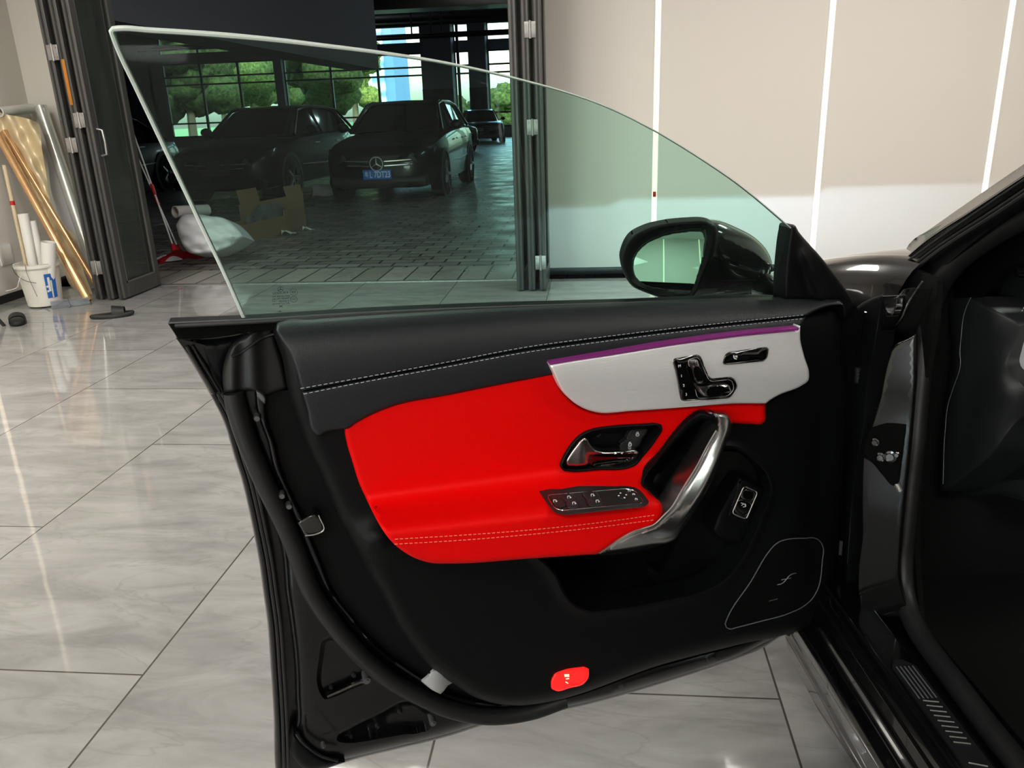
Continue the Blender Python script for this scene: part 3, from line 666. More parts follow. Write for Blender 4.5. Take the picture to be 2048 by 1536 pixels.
    if plate:
        po = MB().box((-.22, -.062, .36), (.22, -.052, .50), bev=.003).build('number_plate', M['plateb'], t, off=(0, 0, 0))
        fr = Frame((0, -.063, 0), (0, -1, 0))
        c = bpy.data.curves.new('l', 'FONT'); c.body = plate; c.align_x = 'CENTER'; c.align_y = 'CENTER'; c.size = 1; c.offset = .012
        ob = bpy.data.objects.new('l', c); me = bpy.data.meshes.new_from_object(ob)
        xs_ = [q.co.x for q in me.vertices]; k = .315/(max(xs_)-min(xs_)); ys_ = [q.co.y for q in me.vertices]; ky = .095/(max(ys_)-min(ys_)); ym = (max(ys_)+min(ys_))/2; xm_ = (max(xs_)+min(xs_))/2
        pl = MB().add([((q.co.x-xm_)*k+.045, -.0635, .43+(q.co.y-ym)*ky) for q in me.vertices], [tuple(p.vertices) for p in me.polygons])
        bpy.data.objects.remove(ob); bpy.data.curves.remove(c); bpy.data.meshes.remove(me)
        # province character of the plate, drawn stroke by stroke
        u = lambda x, z: (-.19+x*.055, -.0638, .39+z*.085)
        for seg in ([(.5, 1), (.42, .93)], [(.1, .9), (.1, .42), (.9, .42), (.9, .9), (.1, .9)], [(.5, .88), (.5, .45)], [(.15, .66), (.85, .66)], [(.25, .82), (.4, .72)], [(.75, .82), (.6, .72)], [(.3, .5), (.42, .6)], [(.7, .5), (.58, .6)], [(.02, .33), (.98, .33)], [(.4, .33), (.3, .2), (.8, .2), (.72, .02), (.5, .04)]):
            pl.sweep([u(*q) for q in seg], .0028, 4)
        pl.build('plate_lettering', M['platew'], po, 0, off=(0, 0, 0))
        iv = MB().sweep([(-.16, -.068, .43), (-.16, -.066, .43)], .003, 6)
    t.rotation_euler = (0, 0, rz); return t
car('black SUV with blue number plate and star grille parked in the garage facing the doors', (-3.30, 12.35, 0), 0, True, True, 'L 7DT23')
car('black van-like SUV parked left of the blue-plated SUV, behind the cardboard box', (-6.0, 12.6, 0), math.radians(-4), True, False)
car('black car parked at the far left of the garage, behind the mops', (-9.7, 12.3, 0), math.radians(-2), False, False)
car('black saloon parked behind and right of the blue-plated SUV', (-4.55, 28.0, 0), math.radians(38), False, False)
car('dark coupe with pale windscreen parked furthest back by the garage pillars', (-4.75, 36.5, 0), math.radians(14), False, False)
# ================================================================ THE CAR, DRIVER'S DOOR
M['paint'] = mat('black_car_lacquer', (.0018, .0018, .002, 1), .22, coat=1, spec=.3, vary=.1)
M['inner'] = mat('black_door_shell_lacquer', (.0016, .0016, .002, 1), .30, coat=.45, spec=.3, vary=.1, bump=(140, .03))
M['rubber'] = mat('black_rubber_seal', (.009, .009, .0095, 1), .45, spec=.4, bump=(120, .08), vary=.1)
M['plastic'] = mat('black_grained_plastic', (.0018, .0021, .0025, 1), .5, spec=.16, bump=(420, .25), vary=.08, bdist=.001)
M['leather'] = mat('black_grained_leather', (.0085, .0105, .0125, 1), .44, spec=.38, bump=(620, .5), vary=.08, bdist=.001)
M['redl'] = mat('red_leather', (.74, .0004, .0003, 1), .55, spec=.14, bump=(300, .30), vary=.03, bdist=.001)
M['thread'] = mat('pale_grey_thread', (.46, .49, .51, 1), .6, vary=.08)
M['threadr'] = mat('light_red_thread', (.95, .18, .12, 1), .6, vary=.08)
M['brush'] = mat('brushed_aluminium', (.84, .83, .835, 1), .45, .5, bump=(60, .5), vary=.07, stretch=(1, 1, 26), bdist=.0006)
M['satin'] = mat('satin_chrome', (.46, .46, .46, 1), .24, 1, vary=.04)
M['chromel'] = mat('bright_chrome_line', (.85, .85, .85, 1), .18, 1)
M['gloss'] = mat('piano_black', (.002, .002, .002, 1), .08, coat=1, vary=.1)
M['cap'] = mat('matt_black_switch', (.010, .010, .011, 1), .45, vary=.1)
M['mark'] = mat('white_switch_marking', (.8, .8, .8, 1), .5)
M['amb'] = mat('purple_ambient_light', (.10, .008, .08, 1), .4, emit=(.26, .028, .19, 1), es=.30)
M['mesh'] = mat('speaker_cloth', (.0015, .0015, .0015, 1), .9, spec=.08, bump=(900, .3), vary=.1, bdist=.001)
M['grey'] = mat('dull_grey_edge', (.12, .125, .13, 1), .4, .3)
M['lampred'] = mat('lit_red_door_lamp', (.6, .01, .01, 1), .15, emit=(1, .012, .01, 1), es=1.15)
M['bulb'] = mat('lit_lamp_filament', (1, .7, .5, 1), .4, emit=(1, .62, .38, 1), es=1.6)
M['tint'] = glass_mat('green_tinted_glass', (.77, .925, .875, 1), 1.28, dirt=.007)
M['gedge'] = mat('polished_glass_edge', (.62, .70, .64, 1), .25, spec=.6, emit=None)
M['mirror'] = mat('mirror_glass', (.80, .86, .82, 1), .015, 1)
M['ink'] = mat('black_enamel_print', (.01, .012, .012, 1), .5)
M['alubk'] = mat('black_belt_trim', (.002, .002, .002, 1), .4, spec=.06, vary=.1)
M['dksteel'] = mat('dark_steel_bolt', (.16, .16, .16, 1), .35, .8)
M['tapeg'] = mat('grey_cloth_tape', (.34, .34, .34, 1), .5, .25, vary=.05)

CAR = thing('car', 'black car with open front door showing red leather armrest and raised side window', 'car', (.95, 1.9, 0))
_pl, _pr = at_z(550, 645, .988), at_z(1680, 600, .93)      # belt line, rising a little towards the rear edge
D = Frame((_pr[0], _pr[1], 0), (_pr[1]-_pl[1], _pl[0]-_pr[0], 0))
def part(name, mb, m, parent=None, label=None, smooth=40):
    o = mb.build(name, m, parent or CAR, smooth)
    if label: o['label'] = label
    return o
c_ = lambda p: (p[0], p[1], 1)      # corner

# --- outer skin
w_skin = lambda x, y, d: -.045-.035*sstep(y, 650, 950)
SKIN_L = [(338,650),(356,682),(394,745),(418,786),(445,839),(470,920),(480,950),(494,1005),(506,1062),(518,1124),(527,1190),(534,1240),(541,1334),(547,1431),(551,1540)]
skin = [(339,651,1)]+SKIN_L[1:]+[(556,1572),(575,1580),(620,1552),(700,1522),(800,1497),(900,1472),(970,1450),(1168,1411),(1353,1358),(1470,1319),(1529,1294),(1558,1275),(1600,1258),(1660,1238,1),(1690,1100),(1692,900),(1690,720),(1680,616,1),(1560,609),(1240,619),(900,634),(500,651)]
part('outer_skin', relief(D, skin, w_skin, step=40, rnd=.012, rpx=10, thick=.022, back=True), M['paint'])
# --- folded flange behind the shell edge
fl = [(352,676,1),(400,742),(424,786),(452,839),(477,920),(488,955),(502,1008),(513,1062),(524,1124),(533,1190),(541,1240),(548,1334),(554,1431),(560,1520),(580,1560,1),(625,1535,1),(600,1440),(600,1300),(590,1210),(572,1120),(550,1040),(520,960),(490,880),(462,800),(440,745),(410,690,1)]
part('door_flange', relief(D, fl, lambda x, y, d: w_skin(x, y, d)+.012, step=9, thick=.02), M['inner'])
fb = MB()
for o_, r_ in ((9, .004), (19, .0035), (27, .003)):
    P = [(x+o_*.98, y) for x, y in SKIN_L[3:]]
    fb.sweep(line(D, P, lambda x, y: w_skin(x, y, 0)+.022+o_*.0006), r_, 8)
part('flange_rib', fb, M['rubber'])
# --- belt moulding along the window
bm = [(336,647,1),(500,640),(720,626),(1000,614),(1240,607),(1566,598,1),(1568,604,1),(1240,616),(900,634),(720,645),(600,656),(496,665),(437,674),(380,679),(357,679,1)]
part('belt_moulding', relief(D, bm, -.012, step=16, rnd=.002, rpx=3, thick=.035), M['alubk'])
part('belt_strip', MB().sweep(line(D, [(337,646),(500,639),(720,625.5),(1000,613.5),(1240,606.5),(1566,597.5)], -.009), .0012, 6), M['grey'], label='thin grey strip along the window base')
part('belt_seal', MB().sweep(line(D, [(350,652),(500,644.5),(720,630.5),(1000,618),(1240,610.5),(1566,601)], -.006), .0028, 8), M['rubber'])
# --- inner steel shell
shell = [(357,683,1),(440,676),(520,660,1),(620,700),(700,900),(760,1100),(880,1330),(960,1400),(1100,1395),(1320,1325),(1470,1285),(1600,1245,1),(1600,1256,1),(1560,1271),(1470,1314),(1353,1353),(1168,1406),(970,1444),(900,1466),(790,1494),(690,1518),(640,1530),(608,1534),(590,1516),(582,1494),(584,1470),(590,1455),(590.5,1392),(588,1324),(578,1236),(570,1180),(564.5,1114),(552,1055),(540,1015),(520,965),(495,905),(468,835),(448,790),(410,735)]
def w_shell(x, y, d):
    w = np.full(np.shape(x), -.045)
    for pl, dp in ((REC1, -.016), (REC2, -.018)):
        q = np.stack([x, y], 1); ins = inside(q, pl); dd = dist(q, pl); w = w+np.where(ins, dp*sstep(dd, 0, 9), 0)
    return w-.0*d
REC1 = loop([(640,1300),(641,1290),(648,1277),(662,1272),(676,1277),(690,1291),(710,1315),(735,1342),(738,1352),(733,1362),(700,1380),(665,1395),(648,1398),(641,1388)], 5)
REC2 = loop([(673,1478),(676,1470),(700,1455),(760,1425),(810,1401),(822,1401),(850,1417),(866,1427),(868,1440),(862,1455),(800,1470),(720,1484),(705,1486)], 5)
part('door_shell', relief(D, shell, w_shell, step=16, rnd=.020, rpx=24, thick=.03, feats=((REC1, (0, -4, 4, 9, -9)), (REC2, (0, -4, 4, 9, -9)))), M['inner'])
# pocket at the lower rear corner, drain plugs and clips
cp = [(584,1466,1),(594,1470),(612,1488),(635,1508),(660,1520),(690,1524,1),(650,1536),(612,1540),(590,1520),(580,1494)]
part('corner_plug', relief(D, cp, -.030, step=6, rnd=.014, rpx=12, thick=.02), M['plastic'])
part('corner_lip', MB().sweep(line(D, [(593,1466),(602,1480),(620,1497),(645,1513),(676,1521)], -.026), .0030, 8), M['inner'])
for (x, y, r) in ((733,1358,.007), (865,1443,.0065), (646,1488,.0045)):
    c = D.P(x, y, -.043); part('shell_bolt', MB().lathe([(0, .009), (r*.5, .009), (r*.55, .006), (r*.9, .006), (r, .0), (r, -.02)], c, D.n, 16), M['dksteel'])
part('shell_clip', MB().sweep(line(D, [(655,1392),(680,1381),(700,1372),(728,1361)], -.050), .0045, 8), M['gloss'])
for (x, y) in ((662,1374), (708,1350), (702,1476), (755,1452), (800,1424)):
    c = D.P(x, y, -.060); part('rubber_grommet', MB().lathe([(0, .004), (.003, .004), (.0045, .001), (.005, -.004)], c, D.n, 12), M['rubber'])
# triangular upper rear corner
tri = [(360,684,1),(440,678),(520,662,1),(470,700),(452,740),(446,788,1),(420,744),(398,706,1)]
part('corner_panel', relief(D, tri, lambda x, y, d: -.040+.006*sstep(d, 2, 16), step=9, rnd=.004, rpx=5, thick=.02), M['plastic'])
for a in ([(384,690),(402,722),(430,768),(447,797)], [(374,692),(392,724),(420,770),(440,805)]):
    part('corner_rib', MB().sweep(line(D, a, -.034), .0028, 8), M['inner'])
# rubber corner cover
cov = [(546,649,1),(520,655),(497,667),(475,681),(459,698),(449,722),(445,750),(446,772),(448,788,1),(484,784),(508,783),(522,790),(530,792),(552,784),(576,776,1),(570,745),(560,705),(550,672)]
def w_cov(x, y, d): return -.024+.008*np.exp(-((x-505-(y-720)*.05)/16)**2)+.008*np.exp(-((x-466)/12.)**2)
part('corner_cover', relief(D, cov, w_cov, step=7, rnd=.010, rpx=9, thick=.03), M['rubber'])
part('cover_seam', MB().sweep(line(D, [(463,713),(480,706),(500,692),(520,678),(547,668)], lambda x, y: w_cov(x, y, 0)+.001), .0022, 6), M['rubber'])
# --- main weatherstrip
seal = [(467,784),(473,814),(482,846),(496,886),(512,925),(527,960),(545,997),(565,1038),(590,1096),(622,1180),(658,1236),(692,1279),(738,1326),(790,1366),(836,1391),(900,1419),(978,1433),(1060,1424),(1130,1400)]
part('weatherstrip', MB().sweep(line(D, seal, -.026), [.0150]*1*len(line(D, seal, -.026)), 14), M['rubber'])
lipA = [(509,784),(512,815),(522,850),(533,880),(547,939),(568,985),(592,1044),(608,1083),(627,1128),(652,1180),(695,1236),(725,1275),(773,1318),(840,1364),(880,1388),(920,1404),(985,1414),(1022,1413)]
lipB = [(533,786),(533,815),(537,850),(549,880),(560,929),(586,992),(609,1040),(623,1075),(645,1128),(664,1180),(712,1243),(750,1285),(800,1327),(856,1363),(890,1382),(930,1396),(990,1408),(1022,1410)]
part('shell_return', relief(D, [c_(lipA[0])]+lipA[1:-1]+[c_(lipA[-1])]+[c_(lipB[-1])]+lipB[-2:0:-1]+[c_(lipB[0])], lambda x, y, d: -.020, step=7, rnd=.009, rpx=7, thick=.04), M['inner'])
well = [(530,782,1),(530,850),(558,930),(600,1030),(640,1125),(700,1230),(790,1322),(860,1366),(930,1398),(1022,1412,1),(1030,1395,1),(900,1330),(820,1250),(740,1120),(690,1010),(640,900),(600,780,1)]
part('shell_well', relief(D, well, -.034, step=14, thick=.01), M['plastic'])
part('latch_striker_pad', relief(D, [(594,1045,1),(602,1040),(634,1029),(638,1032),(647,1058),(646,1062),(616,1073),(608,1070,1)], -.006, step=5, rnd=.005, rpx=5, thick=.03), M['gloss'])
part('latch_plate', MB().sweep(line(D, [(610,1071),(628,1069),(647,1061),(637,1030)], -.004), .0012, 6), M['chromel'])
part('latch_bracket', relief(D, [(512,782),(522,786),(532,800),(530,808),(524,803),(514,790)], -.010, step=4, rnd=.003, rpx=3, thick=.01), M['grey'])
for (x, y) in ((514,836), (564,991), (578,1012)):
    part('shell_bolt', MB().lathe([(0, .004), (.004, .004), (.005, 0), (.005, -.01)], D.P(x, y, -.016), D.n, 10), M['dksteel'])
part('cloth_tape', relief(D, [(843,1363,1),(856,1352),(866,1341),(875,1340),(888,1352),(905,1366,1),(896,1371),(888,1382),(881,1388,1),(866,1381)], lambda x, y, d: .006+.012*np.sin((x-843)/62*3.1), step=5, rnd=.002, rpx=3, thick=.004), M['tapeg'], label='pale grey tape on the lower rear edge')

# --- door card
REL = loop([(1122,932),(1125,922),(1132,908),(1146,887),(1159,873.5),(1173,864.5),(1190,859),(1236,852.5),(1290,849.5),(1313,848.5),(1321,851),(1323,857),(1312,877),(1286,912),(1270,930),(1255,935),(1200,938.5),(1139,941),(1128,939.5)], 5)
cup = [(1400,823,1),(1377,839),(1353.5,864.5),(1314,917),(1287,952),(1282,966),(1295,984),(1324,1012),(1328,1034,1),(1345,1022),(1368,982),(1398,933),(1420,890),(1434,860),(1436,842),(1428,830,1)]
CUPL = loop(cup, 6)
POCKET = loop([(1080,1112),(1098,1128),(1116,1150),(1130,1180),(1148,1204),(1180,1219),(1222,1217),(1330,1198),(1400,1182),(1450,1155),(1480,1117),(1507,1065),(1527,1015),(1538,985),(1532,955),(1505,922),(1470,900),(1440,900),(1400,980),(1340,1080),(1230,1110)], 6)
card = [(544,649,1),(547.5,667),(564,714),(574,770),(582,805),(603,862),(609,880),(645,958),(680,1036),(709,1091),(740,1153),(756,1180),(802,1264),(864,1337),(905,1366),(949,1394),(1022,1411),(1080,1407),(1119,1399),(1324,1329),(1470,1291),(1611,1257),(1650,1240,1),(1668,1180),(1682,1050),(1690,900),(1692,720),(1686,606,1),(1560,600),(1240,610),(900,624),(700,638),(560,645)]
def w_low(x, y):
    x = np.asarray(x, float); y = np.asarray(y, float)
    w = .002+.040*(1-np.exp(-np.clip(y-(648-(x-550)*.042), 0, 400)/45.))
    w = w+.012*sstep(y, 1150, 1320)*0
    # swelling under the armrest nose at the rear edge
    w = w+.030*np.exp(-((x-760)/55.)**2-((y-1085)/38.)**2)
    # bulge around the pull cup and the pocket lip
    return w
def w_card(x, y, d):
    q = np.stack([x, y], 1); w = w_low(x, y); dd = dist(q, POCKET)
    w = w+.010*np.exp(-(dd/13)**2)-.012*(1-np.clip(dd/6., 0, 1))**2
    w = w-.028*sstep(x, 1560, 1690)
    for pl, dp in ((REL, .045), (CUPL, .075)): w = w-np.where(inside(q, pl), dp*sstep(dist(q, pl), 0, 8), 0)
    # raised bead above the loudspeaker
    w = w+.0035*np.exp(-((dist(q, SPB, False))/13.)**2)
    return w
SPB = np.array(cr_run([(1496,1150),(1512,1120),(1532,1088),(1556,1066),(1600,1054)], 6))
part('door_card', relief(D, card, w_card, step=13, rnd=.034, rpx=26, thick=.045, feats=((POCKET, (-3, 3, -7, 7, -13, 13, -20, 20)), (REL, (0, 3, 8, -3, -8)), (CUPL, (0, 3, 8, -3, -8))), hole=POCKET), M['plastic'])
part('pocket_back', relief(D, [(1090,1100,1),(1560,890,1),(1560,1230,1),(1090,1230,1)], -.035, step=60, thick=.004), M['mesh'])
part('pocket_inner', relief(D, [(1300,1195,1),(1395,1000,1),(1440,905),(1475,905),(1505,928),(1532,958),(1538,985),(1527,1015),(1507,1065),(1480,1117),(1450,1155),(1400,1182,1)], lambda x, y, d: -.020+.030*sstep(x, 1400, 1540), step=14, thick=.01), M['plastic'])
part('bottle_rest', MB().sweep(line(D, [(1290,1135),(1310,1150),(1316,1185),(1308,1205)], -.025), .008, 8), M['plastic'])

# --- padded leather top
seam = [(604,783),(720,760.5),(890,729),(1060,698),(1200,679),(1353,660),(1500,644),(1612,633)]
pad_t = [(552,656),(556,648),(566,643.5),(620,640),(720,633),(1000,618),(1240,609),(1450,601.5),(1600,598),(1660,598.5),(1683,602)]
def w_pad(x, y, d=None):
    x = np.asarray(x, float); y = np.asarray(y, float); yt = np.interp(x, [550, 720, 1000, 1240, 1683], [645, 633, 618, 609, 599])
    return .008+.048*(1-np.exp(-np.clip(y-yt, 0, 300)/38.))
pad = pad_t+[(1686,610,1),(1660,612),(1640,618),(1622,627),(1612,633,1)]+seam[-2::-1]+[(599,764),(578,704),(560,675)]
pad = [c_(pad[0])]+pad[1:]
padL = [(604,783,1),(599,764),(578,704),(560,676),(552,660),(556,648),(566,643.5)]+pad_t[3:]+[(1686,610,1),(1660,612),(1640,618),(1622,627),(1612,633,1)]+seam[-2:0:-1]
part('padded_top', relief(D, padL, w_pad, step=12, rnd=.007, rpx=6, thick=.02), M['leather'])
band = [(604.5,784,1)]+[(x, y+.8) for x, y in seam[1:-1]]+[(1612,634,1),(1601,655,1),(1500,674),(1353,693),(1250,712),(1101,737,1),(1000,758),(900,778),(760,808),(705,842),(692,870,1),(690,857,1),(660,862),(632,870),(627,866),(615,820)]
band = [(604.5,784,1)]+[(x, y+.8) for x, y in seam[1:-1]]+[(1612,634,1),(1603,655,1),(1500,680),(1353,700),(1250,720),(1130,745),(1000,770),(900,790),(780,815),(715,845),(696,858,1),(660,862),(634,870),(627,864),(615,820)]
w_band = lambda x, y, d=None: w_pad(x, y)-.004*sstep(d if d is not None else 9, 60, 120)
part('leather_band', relief(D, band, w_band, step=12, rnd=.007, rpx=6, thick=.02), M['leather'])
up = [(601,777),(720,756),(890,725),(1060,693),(1200,674.5),(1353,656),(1500,640.5),(1611,629.5)]
lo_ = [(607,788),(720,765.5),(890,734.5),(1060,703.5),(1200,684),(1353,664.5),(1500,648.5),(1604,637.5)]
part('stitching', stitches(D, up, lambda x, y: w_pad(x, y)+.0006, .0048, .0030, .00055), M['thread'], label='pale upper stitch line')
part('stitching', stitches(D, lo_, lambda x, y: w_pad(x, y)+.0006, .0048, .0030, .00055), M['thread'], label='pale lower stitch line')

# --- red armrest panel
yc = lambda x: 1012-(np.asarray(x, float)-760)*.146
yf = lambda x: 1071-(np.asarray(x, float)-780)*.098
def w_red(x, y, d=None):
    x = np.asarray(x, float); y = np.asarray(y, float)
    a = yc(x)-26; ramp = np.clip((y-a)/(yf(x)-a), 0, 1); t = sstep(ramp, 0, 1)
    return .050+.105*t*sstep(x, 1480, 1330)
red = [(689,856),(690,850),(697,838),(720,816),(760,798),(830,781),(900,768),(1000,748),(1098,726,1),(1110,752),(1124.5,781),(1145,802),(1168,816),(1192,823),(1265,819),(1382,811),(1470,804),(1532,804,1),(1531,825),(1532,837),(1526,847),(1500,848),(1467,847,1),(1440,830,1),(1400,822),(1377,839),(1353.5,864.5),(1314,917),(1287,952),(1282,966),(1295,983.6),(1324,1011),(1325,1024.6),(1322,1034),(1312,1046),(1304.6,1053),(1265.5,1066),(1236,1081),(1205,1102),(1194,1108,1),(1060,1117),(900,1127),(864,1126),(832,1117),(802,1099.6),(785,1085),(770,1067),(752.5,1038),(735,1003),(721,974),(703,919),(693,885)]
part('red_armrest', relief(D, red, w_red, step=6, rnd=.010, rpx=8, thick=.03, hole=REL), M['redl'], label='bright red leather armrest panel')
ru = [(790,1078.5),(930,1070),(1060,1060),(1200,1045),(1310,1030)]; rl = [(789,1088.5),(930,1080),(1060,1069),(1200,1054),(1308,1040)]
part('armrest_stitching', stitches(D, ru, lambda x, y: w_red(x, y)+.0012, .0042, .0026, .0007), M['threadr'])
part('armrest_stitching', stitches(D, rl, lambda x, y: w_red(x, y)+.0012, .0042, .0026, .0007), M['threadr'])

# --- brushed metal trim and ambient strip
trim = [(1098,726.5,1),(1101,730,1),(1153,721),(1206.5,713),(1280,701),(1353,689),(1426,679),(1499.5,670),(1596,661,1),(1600.6,652,1),(1600.6,678.6),(1608,711),(1618,746),(1617,760.6),(1602,772),(1558,790),(1540.5,800),(1532,807,1),(1470,807),(1382,813.5),(1265,822),(1192,824.5),(1168,817),(1145,803),(1124.5,781),(1110,752)]
w_trim = lambda x, y, d=None: .062+.006*np.exp(-((np.asarray(y)-745)/50.)**2)
part('metal_trim', relief(D, trim, w_trim, step=12, rnd=.003, rpx=4, thick=.025), M['brush'], label='brushed silver trim panel')
part('ambient_strip', relief(D, [(1100,725,1),(1206.5,707.5),(1353,683.5),(1499.5,664.5),(1598,655,1),(1597,660,1),(1499.5,669),(1353,688),(1206.5,712),(1101,729.3,1)], .0665, step=6, rnd=.001, rpx=2, thick=.016), M['amb'], label='glowing purple light strip')
# seat adjuster
w_s = lambda x, y: w_trim(x, y)+.003
seatp = rpoly([(1344,717),(1400,708),(1419,757),(1466,753),(1477,772),(1462,796),(1362,804)], 9)
sp = part('seat_switch_panel', relief(D, seatp, lambda x, y, d: w_s(x, y), step=7, rnd=.003, rpx=4, thick=.012), M['gloss'])
part('panel_outline', ring(D, seatp, lambda x, y: w_s(x, y)+.0003, .0004, 6), M['chromel'], sp)
inn = rpoly([(1375,719),(1397,714),(1419,763),(1463,759),(1469,777),(1457,792),(1395,797)], 8)
part('panel_outline', ring(D, inn, lambda x, y: w_s(x, y)+.0003, .0004, 6), M['chromel'], sp)
part('backrest_knob', relief(D, rpoly([(1379,721),(1395,718),(1408,765),(1396,769)], 5), lambda x, y, d: w_s(x, y)+.010, step=4, rnd=.008, rpx=6, thick=.012), M['satin'], sp)
part('cushion_knob', relief(D, rpoly([(1392,772),(1458,768),(1464,784),(1408,793),(1400,787)], 5), lambda x, y, d: w_s(x, y)+.010, step=4, rnd=.008, rpx=6, thick=.012), M['satin'], sp)
part('knob_inlay', relief(D, [(1391,731),(1395,731),(1404,762),(1396,764)], lambda x, y, d: w_s(x, y)+.0108, step=4, rnd=.001, rpx=2, thick=.002), M['gloss'], sp)
part('knob_inlay', relief(D, [(1412,781),(1455,776.5),(1459,780),(1450,785.5),(1410,788)], lambda x, y, d: w_s(x, y)+.0108, step=4, rnd=.001, rpx=2, thick=.002), M['gloss'], sp)
for s_, x, y in (('M', 1359, 732), ('1', 1363, 752), ('2', 1367.5, 771), ('3', 1372.5, 789)):
    part('marking', text_mb(s_, D, x, y, .0062, w_s(x, y)+.0006, .1), M['mark'], sp, smooth=0)
heat = rpoly([(1442,731),(1450,704.5),(1540,692.5),(1534,722)], 13)
hp = part('seat_heater_panel', relief(D, heat, lambda x, y, d: w_s(x, y), step=7, rnd=.003, rpx=4, thick=.012), M['gloss'])
part('panel_outline', ring(D, heat, lambda x, y: w_s(x, y)+.0003, .0004, 6), M['chromel'], hp)
hm = MB(); hw = w_s(1470, 714)+.0004
hm.sweep(line(D, [(1467.5,711),(1469,717),(1473,718)], hw, 2), .0009, 6)
for i in range(3): hm.sweep(line(D, [(1471.5+i*1.6,711),(1470.9+i*1.6,713),(1471.5+i*1.6,715)], hw, 2), .0004, 5)
part('marking', hm, M['mark'], hp)

# --- door release
w_f = lambda x, y: w_red(x, y)+.004
rel = [(1120,933),(1123,922),(1130,908),(1144.5,886),(1158,872),(1172,863),(1189,857.5),(1236,851),(1290,848),(1314,847),(1323,849.5),(1325,856.6),(1314,878),(1287,913),(1271,931),(1256,936.5),(1200,940),(1138.6,943),(1126,941)]
dr = part('door_release', relief(D, rel, lambda x, y, d: w_f(x, y)+.002-.026*sstep(d, 5, 13), step=6, rnd=.004, rpx=4, thick=.02), M['plastic'])
lev = [(1132,926),(1140.5,905.5),(1152,890),(1162,879),(1169,875),(1174,877),(1181.6,889),(1190,898),(1202,902),(1240,902),(1275,901.2),(1279,904),(1274,914),(1264,923),(1250,926.5),(1180,930),(1145,933),(1135,932)]
def w_lev(x, y, d): return w_f(x, y)+.004-.010*sstep(x, 1180, 1150)*0+.004*np.exp(-((np.asarray(x)-1165)/18.)**2)-.006*sstep(y, 906, 914)*sstep(x, 1170, 1185)
part('release_lever', relief(D, lev, w_lev, step=3, rnd=.005, rpx=5, thick=.015, ds=3), M['satin'], dr, label='satin chrome door lever')
part('lever_grip', relief(D, [(1180,913),(1190,908.5),(1220,907.5),(1268,907.5),(1262,918),(1248,924),(1180,927.5),(1176,922)], lambda x, y, d: w_lev(x, y, d)+.0012, step=4, rnd=.001, rpx=3, thick=.003), M['gloss'], dr)
for (q, ic, cx, cy, opn) in (([(1264,859),(1268,858),(1297,857.6),(1296,861),(1288,875),(1286,877),(1253,877.5)], 0, 1275, 868, True), ([(1250,879.5),(1285,879.2),(1283,884),(1274,896),(1270,897.2),(1240,896.2),(1239,893)], 1, 1260, 888, False)):
    part('lock_button', relief(D, q, lambda x, y, d: w_f(x, y)-.014, step=4, rnd=.002, rpx=3, thick=.008), M['cap'], dr)
    mk = MB(); ww = float(w_f(cx, cy))-.0134
    mk.sweep(line(D, [(cx-2.6,cy-.5),(cx+2.6,cy-.7),(cx+2.6,cy+3.6),(cx-2.6,cy+3.8),(cx-2.6,cy-.5)], ww, 2), .0005, 5)
    mk.sweep(line(D, [(cx-1.7,cy-.6 if not opn else cy-2.2),(cx-1.5,cy-3.4),(cx+1.2,cy-3.6),(cx+1.7,cy-.8)], ww, 1), .0005, 5).sweep(line(D, [(cx,cy+.8),(cx,cy+2.2)], ww, 1), .0006, 5)
    part('marking', mk, M['mark'], dr)

# --- pull handle with its cup
def w_cup(x, y, d):
    t = sstep(y, 980, 840); return w_red(x, y)*0+.062+.055*sstep(y, 900, 1010)-.060*sstep(d, 2, 22)
part('handle_cup', relief(D, cup, w_cup, step=8, rnd=.006, rpx=6, thick=.03), M['plastic'])
grip = [(1404,824.5,1),(1420,823.5),(1437.5,823.2),(1451,824.6),(1460,831),(1465,842),(1463.5,858.6),(1451,892),(1431.6,944.5),(1412,985),(1392.5,1017),(1372,1049),(1359,1067.6),(1351,1078),(1340,1084),(1300,1090),(1242,1100),(1196,1107,1),(1210,1097),(1236,1078.5),(1265.5,1063),(1290,1055),(1306,1049),(1326,1030),(1340,1017),(1363,979),(1392.5,932),(1416,887),(1430.6,858),(1432,844),(1425,832)]
def w_grip(x, y, d=None):
    x = np.asarray(x, float); y = np.asarray(y, float)
    return .066+.095*sstep(y, 795, 1070)-.010*sstep(x, 1330, 1200)
def grip_m(x, y, d): return 0
part('pull_handle', relief(D, grip, w_grip, step=7, rnd=.016, rpx=11, thick=.04), M['satin'], label='curved satin chrome pull handle')
part('handle_edge', MB().sweep(line(D, [(1432,862),(1416,889.5),(1393,933.5),(1363.5,981),(1340.5,1018.5),(1327,1032),(1306,1051),(1290,1056.5),(1265.5,1064.5),(1236,1080),(1210,1098),(1198,1106)], lambda x, y: w_grip(x, y)-.004), .0024, 8), M['chromel'])

